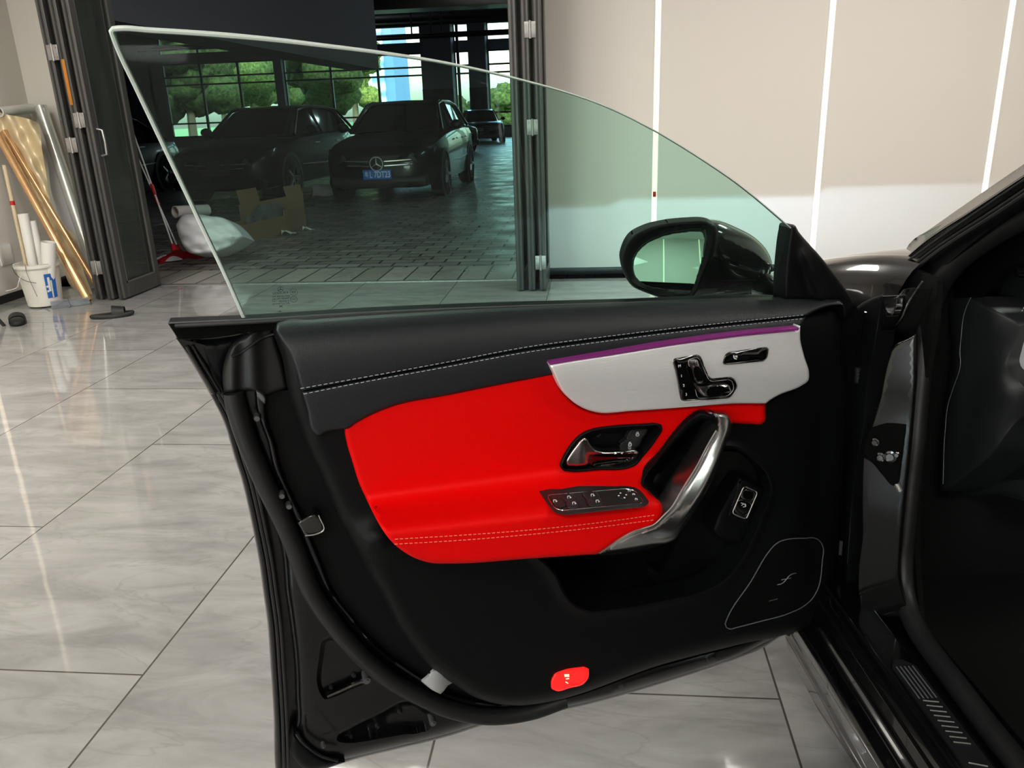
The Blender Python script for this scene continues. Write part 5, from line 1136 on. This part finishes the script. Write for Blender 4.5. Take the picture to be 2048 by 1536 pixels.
# cabin
mb = MB(); mb.prism([cw(.12, .22, .28), cw(.12, .22, .97), cw(.12, 1.74, .97), cw(.12, 1.74, .28)], FD*.03); part('firewall', mb, M['carpet'], smooth=0)
dpf = [(.10, .95), (-.05, .985), (-.16, .965), (-.215, .92), (-.20, .80), (-.15, .70), (-.08, .62), (.05, .55), (.10, .55)]
mb = MB(); mb.prism([cw(f, .33, z) for f, z in dpf], -SD*1.28); o = part('dashboard', mb, M['dash'], smooth=30)
sw = MB(); c0 = cw(-.36, .62, .83); ax = -FD*.9+np.array([0, 0, .42]); ax /= np.linalg.norm(ax); e1 = -SD; e2 = np.cross(ax, e1)
sw.sweep([c0+.18*(e1*math.cos(a)+e2*math.sin(a)) for a in np.linspace(0, 2*math.pi, 40, endpoint=False)], .016, 10, closed=True).lathe([(0, .03), (.06, .025), (.075, .0), (.05, -.05), (.035, -.25)], c0, ax, 24)
for a in (0, math.pi, -math.pi/2): sw.sweep([c0+.06*(e1*math.cos(a)+e2*math.sin(a)), c0+.175*(e1*math.cos(a)+e2*math.sin(a))], .016, 8)
part('steering_wheel', sw, M['leather'])
part('pillar_inner_trim', relief(B, [(1866,590,1),(1900,535),(2000,462),(2110,400,1),(2110,486,1),(2048,514),(2012,536),(1975,560),(1940,602,1)], -.255, step=20, thick=.02), M['plastic'])
part('footwell', relief(B, [(1800,560,1),(2100,430,1),(2140,1640,1),(1990,1640,1),(1850,1330)], -.55, step=70, thick=.02), M['carpet'])
mb = MB(); mb.prism([cw(.2, .19, .30), cw(-2.5, .19, .30), cw(-2.5, 1.7, .30), cw(.2, 1.7, .30)], (0, 0, -.03)); part('carpet', mb, M['carpet'], smooth=0)
de = [(1886,597,1),(1942,594,1),(1994,618),(2025,632),(2038,640),(2045,651),(2043,664),(2030,705),(2022,730),(2030,741),(2050,765),(2075,800,1),(2075,815),(2046,840),(1993,905),(1926,961),(1905,976),(1880,983,1),(1884,900),(1892,800),(1905,700)]
dp = part('dashboard_end', relief(B, de, lambda x, y, d: -.245-.010*sstep(x, 1985, 2040)+.015*np.exp(-((x-2010)/30.)**2-((y-775)/35.)**2), step=12, rnd=.014, rpx=11, thick=.25), M['dash'])
part('panel_seam', MB().sweep(line(B, [(1942,595),(1934,611),(1926,638),(1923,667),(1920,712),(1921,722),(1905,780),(1897,805),(1890,865),(1886,968)], -.243), .0008, 6), M['grey'], dp)
part('dashboard_top', relief(B, [(1944,591,1),(1930,575),(1975,552),(2040,520),(2090,495,1),(2090,668,1),(2046,646),(2034,634),(1996,616)], lambda x, y, d: -.30-.002*(600-np.asarray(y, float))*0-.0012*np.clip(640-np.asarray(y, float), 0, 200), step=12, rnd=.012, rpx=9, thick=.3), M['dash'])
part('dashboard_stitching', stitches(B, [(2050,612),(2041,628),(2036,640)], -.288, .006, .003, .0009), M['thread'])
av = part('air_vent', relief(B, [(2014,540,1),(2030,530),(2075,510,1),(2075,562,1),(2040,559),(2032,556),(2025,545)], -.285, step=6, rnd=.006, rpx=5, thick=.05), M['satin'])
part('vent_mouth', relief(B, [(2032,531),(2048,525),(2080,512),(2080,553),(2046,553),(2038,548)], -.283, step=6, thick=.01), M['mesh'], av)
for i, (ya, yb) in enumerate(((533, 527), (538, 534), (543.5, 541), (549, 548))):
    part('vent_slat', MB().sweep(line(B, [(2034+i*1.5,ya),(2052,yb+1),(2080,yb-3)], -.279), .0017, 6), M['satin'], av)
part('dashboard_trim', relief(B, [(2045,668,1),(2036,690),(2022,726),(2019,735),(2026,739.5),(2080,742,1),(2080,650,1)], -.27, step=8, rnd=.006, rpx=8, thick=.012), M['brush'], label='silver dashboard trim at the far right edge')
part('steering_cover', relief(B, [(1895,985,1),(1985,958),(2080,840,1),(2080,1010,1),(1990,990),(1930,992)], -.33, step=16, rnd=.02, rpx=12, thick=.2), M['dash'])
# ================================================================ THINGS AROUND THE DOORWAY
M['gold'] = mat('gold_wrapping_film', (.74, .60, .38, 1), .36, .25, coat=.3, vary=.08)
M['silver'] = mat('silver_wrapping_film', (.60, .60, .57, 1), .30, .45, coat=.3, vary=.05)
M['copper'] = mat('copper_foil_tube', (.70, .42, .20, 1), .24, .55, vary=.05)
M['card'] = mat('brown_cardboard', (.26, .175, .10, 1), .85, bump=(60, .15), vary=.1)
M['paper'] = mat('white_paper', (.74, .72, .68, 1), .75, vary=.03)
M['sheet'] = mat('white_plastic_sheet', (.66, .66, .68, 1), .45, bump=(14, .3), vary=.03)
M['pail'] = mat('white_pail_plastic', (.72, .69, .63, 1), .45, vary=.06)
M['blue'] = mat('blue_label', (.02, .11, .42, 1), .5, vary=.2)
M['stick'] = mat('pale_wooden_stick', (.60, .48, .32, 1), .5, vary=.08)
M['clear'] = glass_mat('clear_plastic', (.80, .82, .90, 1), 1.5, .12, dirt=.22)
M['bagf'] = glass_mat('clear_bag_film', (.95, .96, .97, 1), 1.6, .08, dirt=.30)
M['foam'] = mat('black_foam_rubber', (.010, .010, .010, 1), .6, bump=(200, .1), vary=.1)
M['whitep'] = mat('white_plastic', (.75, .74, .72, 1), .4, vary=.03)
M['wire'] = mat('thin_dark_wire', (.05, .045, .04, 1), .5)

def tube_open(mb, a, b, ra, rb, th=.004, seg=20):
    """rolled sheet: an open tube with a wall"""
    a = np.array(a, float); b = np.array(b, float); d = b-a; L = np.linalg.norm(d)
    return mb.lathe([(ra-th, 0), (ra, 0), (rb, L), (rb-th, L), (ra-th, 0)], a, d/L, seg)
def solid(name, mb, m, label, cat, group=None, smooth=40):
    xs_ = np.array(mb.v); c = ((xs_[:, 0].min()+xs_[:, 0].max())/2, (xs_[:, 1].min()+xs_[:, 1].max())/2, xs_[:, 2].min())
    o = mb.build(name, m, None, smooth, off=c); o.location = c; return tag(o, label, cat, group)

# bucket
bc = (at_z(72, 622)+at_z(92, 606))/2; bx, by = bc[0], bc[1]+.06
t = thing('paint_bucket', 'white paint bucket with torn blue label holding rolls, by the left wall', 'bucket', (bx, by, 0))
R0, R1, BH = .118, .150, .325
MB().lathe([(0, .006), (R0-.01, .006), (R0, .012), (R1-.008, BH-.03), (R1+.006, BH-.028), (R1+.007, BH-.012), (R1, BH-.01), (R1+.005, BH), (R1-.004, BH), (R1-.010, BH-.03), (R0-.008, .014), (0, .014)], (bx, by, 0), seg=40).build('bucket_body', M['pail'], t)
th0 = math.atan2(-by, -bx)     # towards the room
def lab(a0, a1, z0, z1, dr=.0012):
    mb = MB(); n = 10
    f = lambda u, v: (lambda a, z: (bx+(R0+(R1-R0)*z/BH+dr)*math.cos(a), by+(R0+(R1-R0)*z/BH+dr)*math.sin(a), z))(th0+a0+(a1-a0)*u, z0+(z1-z0)*v)
    return mb.grid(f, n, 3)
l = lab(.18, .75, .07, .25).build('label', M['blue'], t)
m_ = lab(.30, .42, .12, .225, .0022); m2 = lab(.44, .52, .07, .20, .0022); m_.add(m2.v, m2.f); m3 = lab(.20, .30, .15, .165, .0022); m_.add(m3.v, m3.f); m3 = lab(.20, .30, .115, .13, .0022); m_.add(m3.v, m3.f)
m_.build('torn_patch', M['pail'], l)
MB().sweep([(bx+(R1+.008)*math.cos(th0+a), by+(R1+.008)*math.sin(th0+a), BH-.02-.11*math.sin((a+1.55)/3.1*math.pi)) for a in np.linspace(-1.55, -.2, 12)], .0022, 6).build('wire_handle', M['wire'], t)
# rolls and stick standing in the bucket
def inb(name, px_t, py_t, r0, r1, dx, dy, mtl, label, cat, grp=None, back=.0):
    top = at_y(px_t, py_t, by+back); base = (bx+dx, by+dy, .02)
    return solid(name, tube_open(MB(), base, top, r0, r1, .003 if r1 > .02 else .008), mtl, label, cat, grp)
inb('paper_roll', 46, 428, .030, .036, -.035, -.01, M['paper'], 'tall slim white paper roll standing in the bucket beside the wooden stick', 'paper roll', 'white rolls in the bucket')
inb('paper_roll', 62, 442, .026, .034, .015, .035, M['paper'], 'middle white paper roll leaning in the bucket behind the short wide roll', 'paper roll', 'white rolls in the bucket', .05)
inb('paper_roll', 97, 484, .045, .050, .050, -.03, M['paper'], 'short wide white paper roll at the right side of the bucket', 'paper roll', 'white rolls in the bucket', -.02)
top = at_y(8, 330, by+.02); ms = thing('wooden_stick', 'pale wooden stick with red ring standing in the bucket by the wall', 'stick', (bx-.075, by-.02, .02))
a = np.array([bx-.075, by-.02, .02]); MB().sweep([a, top], .014, 10).build('shaft', M['stick'], ms)
v = (top-a); MB().sweep([a+v*.72, a+v*.75], .0165, 12).build('red_ring', M['red'], ms)
# foil tubes and film leaning on the corner
def lean(px0, py0, px1, py1, y0, y1):
    return at_z(px0, py0, .02) if y0 is None else at_y(px0, py0, y0), at_y(px1, py1, y1)
p0 = at_z(177, 602, .012); p1 = at_x(-4, 268, -4.475)
solid('foil_tube', tube_open(MB(), p0, p1, .030, .030, .006), M['copper'], 'long copper coloured foil tube leaning across the corner, nearest of the two', 'tube')
p0 = at_z(190, 596, .012); p1 = at_x(8, 262, -4.49); p0 = p0+np.array([.0, .10, 0])
solid('foil_tube', tube_open(MB(), p0, p1, .022, .022, .005), M['copper'], 'thinner copper foil tube leaning close behind the thicker copper tube', 'tube')
# silver roll
s0 = at_y(207, 602, 6.02); s0[2] = .03; s1 = at_y(81, 213, 6.27)
mb = tube_open(MB(), s0, s1, .046, .046, .004, 28)
solid('silver_film_roll', mb, M['silver'], 'silver-white film roll leaning upright beside the folding doors', 'film roll')
# its unrolled grey sheet beside it
G = Frame((0, 6.25, 0), (.03, -1, .07))
def w_fold(k, a): 
    return lambda x, y, d: a*np.sin((x*.9-y*.45)*k)+.5*a*np.sin((x*.3+y*.2)*k*1.7)
gs = [(70,216,1),(84,250),(95,320),(104,390),(120,438),(146,474),(158,520),(170,560),(183,596,1),(205,600,1),(190,540),(165,460),(135,360),(108,275),(88,216,1)]
mb = relief(G, gs, lambda x, y, d: -.012+.006*np.sin(x*.12), step=9, thick=.002, back=True)
solid('grey_film_sheet', mb, M['sheet'], 'pale grey sheet hanging from the silver roll behind the gold film', 'film')
go = [(-6,224,1),(20,230),(50,236),(72,244),(84,300),(96,370),(102,410),(122,448),(148,470),(160,512),(168,545),(186,590,1),(150,580),(120,520),(90,455),(60,390),(30,330),(-6,282,1)]
G2 = Frame((0, 6.08, 0), (.05, -1, .10))
mb = relief(G2, go, w_fold(.19, .024), step=4, thick=.002, back=True)
solid('gold_film_sheet', mb, M['gold'], 'crumpled gold film sheet draped behind the copper tubes', 'film', smooth=80)
wr = MB(); c0 = at_x(-2, 224, -4.46); c1 = at_y(64, 217, 6.33)
solid('white_film_roll', tube_open(wr, c0, c1, .036, .036, .008), M['paper'], 'white roll lying across the top of the gold film at the left edge', 'film roll')
# clear plastic holder on the tiles
cc0 = at_z(104, 619); cc1 = at_z(181, 609)
d = cc1-cc0; d[2] = 0; L = np.linalg.norm(d); u = d/L; nrm = np.array([-u[1], u[0], 0])
t = thing('clear_plastic_tray', 'clear plastic tray lying on the tiles in front of the bucket', 'tray', tuple((cc0+cc1)/2))
mb = MB()
for a_, b_ in ((0, .44), (.47, 1.0)):
    P0 = cc0+u*L*a_; P1 = cc0+u*L*b_
    mb.prism([P0+[0, 0, .001], P1+[0, 0, .001], P1+nrm*.06+[0, 0, .001], P0+nrm*.06+[0, 0, .001]], (0, 0, .004)).prism([P0+[0, 0, .005], P1+[0, 0, .005], P1+nrm*.004+[0, 0, .005], P0+nrm*.004+[0, 0, .005]], (0, 0, .045))
    mb.prism([P0+nrm*.056+[0, 0, .005], P1+nrm*.056+[0, 0, .005], P1+nrm*.06+[0, 0, .005], P0+nrm*.06+[0, 0, .005]], (0, 0, .045)).prism([P0+[0, 0, .05], P1+[0, 0, .05], P1+nrm*.06+[0, 0, .05], P0+nrm*.06+[0, 0, .05]], (0, 0, .003))
mb.build('tray_body', M['clear'], t, smooth=0)
MB().sweep([cc0+u*L*.45+nrm*.02+[0, 0, .052], cc0+u*L*.455+nrm*.0+[0, 0, .03], cc0+u*L*.46-nrm*.03+[0, 0, .006]], .006, 8).build('clip', M['steel'], t)
# wire trailing over the bucket
wp_ = [at_y(50, 528, by-.16), at_y(53, 545, by-.16), at_y(60, 562, by-.155), at_y(72, 588, by-.14), at_z(82, 612, .004), at_z(100, 622, .004)]
solid('thin_wire', MB().sweep(wp_, .0016, 6), M['wire'], 'thin dark wire trailing down the front of the bucket', 'wire')
wc = [at_y(42, 552, by-.155), at_y(37, 565, by-.16), at_y(36, 573, by-.16), at_y(28, 578, by-.15), at_y(12, 582, by-.12)]
solid('white_string', MB().sweep(cr_run(wc, .02), .003, 6), M['whitep'], 'thin white cord looped at the left side of the bucket', 'string')
# slippers
def slipper(px0, py0, px1, py1, label, flipv=False):
    a = at_z(px0, py0); b = at_z(px1, py1); d = b-a; L = np.linalg.norm(d); u = d/L; n = np.array([-u[1], u[0], 0]); c = (a+b)/2
    t = thing('slipper', label, 'slipper', tuple(c), 'black slippers on the tiles')
    mb = MB(); out = []
    for k in range(36):
        w = 2*math.pi*k/36; x = math.cos(w)*L/2; y = math.sin(w)*(.047+.008*math.cos(w)-.006*math.cos(2*w))
        out.append((x, y))
    lay = [(0, .95), (.008, 1.0), (.02, 1.0), (.026, .93)]
    toe = lambda x: .010*max(0, x/(L/2))**2+.004*max(0, -x/(L/2))
    V = [c+u*x*s+n*y*s+np.array([0, 0, z+toe(x)]) for z, s in lay for x, y in out]
    f = [(i*36+k, i*36+(k+1) % 36, (i+1)*36+(k+1) % 36, (i+1)*36+k) for i in range(3) for k in range(36)]+[tuple(range(35, -1, -1)), tuple(range(108, 144))]
    mb.add(V, f); mb.build('sole', M['foam'], t, 50)
    def st(q, v):
        a_ = (v-.5)*math.pi; x = L*(.02+.27*q); y = .053*math.sin(a_)*(1-.1*q); z = .022+(.060-.018*q)*math.cos(a_)**.7+toe(x)
        return tuple(c+u*x+n*y+np.array([0, 0, z]))
    mb = MB(); mb.grid(st, 8, 14); k = len(mb.v)
    inner = [tuple(np.array(p)-np.array([0, 0, .008])) for p in mb.v]; mb.add(inner, [tuple(i for i in f_[::-1]) for f_ in mb.f[:112]])
    mb.build('strap', M['foam'], t, 60); return t
slipper(180, 639, 270, 630, 'black slide slipper seen side-on, right of the plastic tray')
slipper(37, 640, 36, 654, 'black slide slipper seen from its toe end, left of the bucket')
# stool at the very left edge
q = at_z(9, 652); t = thing('stool', 'black stool whose thin leg shows at the left picture edge', 'stool', (q[0]-.25, q[1]-.15, 0))
MB().box((q[0]-.40, q[1]-.42, .44), (q[0]-.12, q[1]-.08, .47), bev=.01).build('seat', M['foam'], t)
for dx, dy in ((0, 0), (-.40, 0), (0, -.45), (-.40, -.45)):
    MB().sweep([(q[0]+dx, q[1]+dy, 0), (q[0]-.16+dx*.42, q[1]-.14+dy*.5, .44)], .011, 8).build('leg', M['foam'], t)

# ---------------------------------------------------------------- beyond the threshold
def mop(pt, pb, head, label):
    """squeegee: pole from pt to pb, red head across"""
    t = thing('floor_squeegee', label, 'squeegee', tuple(pb), 'red floor squeegees beyond the folding doors')
    v = pt-pb
    MB().sweep([pb+v*.02, pt], .0075, 10).build('pole', M['whitep'], t)
    MB().sweep([pb+v*.475, pb+v*.565], .016, 10).build('grip', M['red'], t)
    h0, h1 = head; d = h1-h0; n = np.array([-d[1], d[0], 0]); n /= np.linalg.norm(n)
    mb = MB(); mid = h0*.62+h1*.38; mb.prism([h0-n*.03+[0, 0, .004], h1-n*.03+[0, 0, .004], h1-n*.03+[0, 0, .03], mid-n*.03+[0, 0, .085], h0-n*.03+[0, 0, .03]], n*.06).sweep([pb+[0, 0, -.01], pb+v*.05], [.030, .015], 10)
    mb.build('head', M['red'], t); return t
b1 = at_z(348, 508, .07); b2 = at_z(357, 507, .07)
b1 = at_y(349, 500, 7.05); b2 = at_y(358, 500, 7.13)
h0 = at_z(318, 527, .0); h1 = at_z(412, 508, .0)
mop(at_y(268, 270, 7.5), b1, (h0, h1), 'white pole squeegee with wide red head, nearer of the pair beyond the doors')
h0b = h0+np.array([.25, .22, 0]); h1b = h1+np.array([.15, .18, 0])
mop(at_y(274, 312, 7.6), b2, (h0b, h1b), 'second white pole squeegee standing close behind the nearer red-headed one')
c = at_z(330, 524); mb = MB()
def dish(u, v):
    a = u*2*math.pi; r = v; return (c[0]+.15*r*math.cos(a), c[1]+.05+.10*r*math.sin(a), .012+.05*math.cos(min(1, r)*math.pi/2))
mb.grid(dish, 24, 5); solid('white_dish', mb, M['whitep'], 'white oval dish on the pavers beside the red squeegee head', 'dish', smooth=80)
# white roll, sheet sack, box, clear bag
r0 = at_y(350, 424, 7.85); r1 = at_y(415, 420, 8.2)
solid('paper_roll', tube_open(MB(), r0, r1, .060, .058, .012, 28), M['paper'], 'white paper roll lying on top of the white sack beyond the doors', 'paper roll')
def sack(u, v):
    pass
SK = Frame((0, 7.45, 0), (.12, -1, .28))
sk_o = [(352,450,1),(364,432),(392,428),(420,432),(450,437),(473,455),(489,474,1),(470,488),(432,506,1),(405,508),(378,505),(360,478)]
mb = relief(SK, sk_o, lambda x, y, d: .05+.10*np.sqrt(np.clip(d/35., 0, 1))+.022*np.abs(np.sin(x*.075-y*.11))+.012*np.sin(y*.26+x*.05), step=6, rnd=.03, rpx=8, thick=.30)
o = solid('white_sack', mb, M['sheet'], 'slumped white plastic sack half behind the edge of the car window', 'sack', smooth=80)
KB = Frame((0, 7.9, 0), (.18, -1, .15))
bx_o = [(404,408,1),(432,402,1),(525,384,1),(545,380,1),(553,410,1),(550,440,1),(570,470,1),(545,478,1),(480,492,1),(440,470,1),(420,432,1)]
t = thing('cardboard_box', 'open brown cardboard box on the pavers in front of the dark cars', 'box', (-3.6, 7.9, 0))
A0 = at_z(452, 497); A1 = at_z(572, 466); d = A1-A0; d[2] = 0; L = np.linalg.norm(d); u = d/L; n = np.array([.10, .995, 0]); A0 = A0-u*.14; L += .14
mb = MB()
for (p, q_, hh) in ((A0, A0+u*L, .20), (A0+n*.55, A0+u*L+n*.55, .40), (A0, A0+n*.55, .24), (A0+u*L, A0+u*L+n*.55, .26)):
    e = q_-p; e = e/np.linalg.norm(e); k = np.array([-e[1], e[0], 0])*.005
    mb.prism([p-k+[0, 0, .002], q_-k+[0, 0, .002], q_+k+[0, 0, .002], p+k+[0, 0, .002]], (0, 0, hh))
mb.prism([A0+[0, 0, .001], A0+u*L+[0, 0, .001], A0+u*L+n*.55+[0, 0, .001], A0+n*.55+[0, 0, .001]], (0, 0, .006))
mb.build('carton', M['card'], t, smooth=0)
for (s0_, s1_, up_) in ((.02, .30, .16), (.72, 1.0, .12)):
    P = A0+n*.55+u*L*s0_+[0, 0, .40]; Q = A0+n*.55+u*L*s1_+[0, 0, .40]
    MB().prism([P, Q, Q-n*.05+[0, 0, up_], P-n*.05+[0, 0, up_]], n*.006).build('flap', M['card'], t, smooth=0)
# crumpled clear bag bulging out of the box
def bag(u_, v_):
    a = u_*2*math.pi; ph = v_*math.pi/2; w = A0+u*(L*.58)+n*.27
    d_ = np.array([math.cos(a)*math.cos(ph), math.sin(a)*math.cos(ph), math.sin(ph)])
    k = 1+.16*noise.noise(Vector(d_*4))+.10*noise.noise(Vector(d_*11))
    p = w+u*d_[0]*L*.38*k+n*d_[1]*.24*k+np.array([0, 0, .02+d_[2]*.33*k]); return tuple(p)
solid('clear_bag', MB().grid(bag, 48, 18), M['bagf'], 'crumpled clear plastic bag stuffed in the cardboard box', 'bag', smooth=25)
def scrap(px, py, w_, h_, label, z=0.0, rot=.3):
    c = at_z(px, py); mb = MB()
    mb.grid(lambda a, b: (c[0]+(a-.5)*w_*math.cos(rot)-(b-.5)*h_*math.sin(rot), c[1]+(a-.5)*w_*math.sin(rot)+(b-.5)*h_*math.cos(rot), .006+.05*abs(math.sin(a*5+b*3))*(1-a)), 8, 6)
    mb2 = MB(); mb2.add(mb.v, mb.f); mb2.add([(x, y, z_-.002) for x, y, z_ in mb.v], [f_[::-1] for f_ in mb.f]); return solid('paper_scrap', mb2, M['paper'], label, 'paper')
scrap(578, 468, .16, .12, 'white paper scrap on the pavers at the right end of the cardboard box')
scrap(618, 461, .14, .04, 'thin pale scrap lying alone on the pavers right of the box', rot=.1)
# folded white cloth on the pavers between the van and the SUV
c = at_z(650, 392); mb = MB(); cx_ = c[0]; cy_ = c[1]
mb.grid(lambda a, b: (cx_-.22+.44*a, cy_+.06*math.sin(b*3), .004+.20*b+.01*math.sin(a*9)), 10, 6); mb2 = MB(); mb2.add(mb.v, mb.f); mb2.add([(x, y-.004, z) for x, y, z in mb.v], [f_[::-1] for f_ in mb.f])
solid('white_cloth', mb2, M['paper'], 'white cloth standing crumpled on the pavers between the two black SUVs', 'cloth')
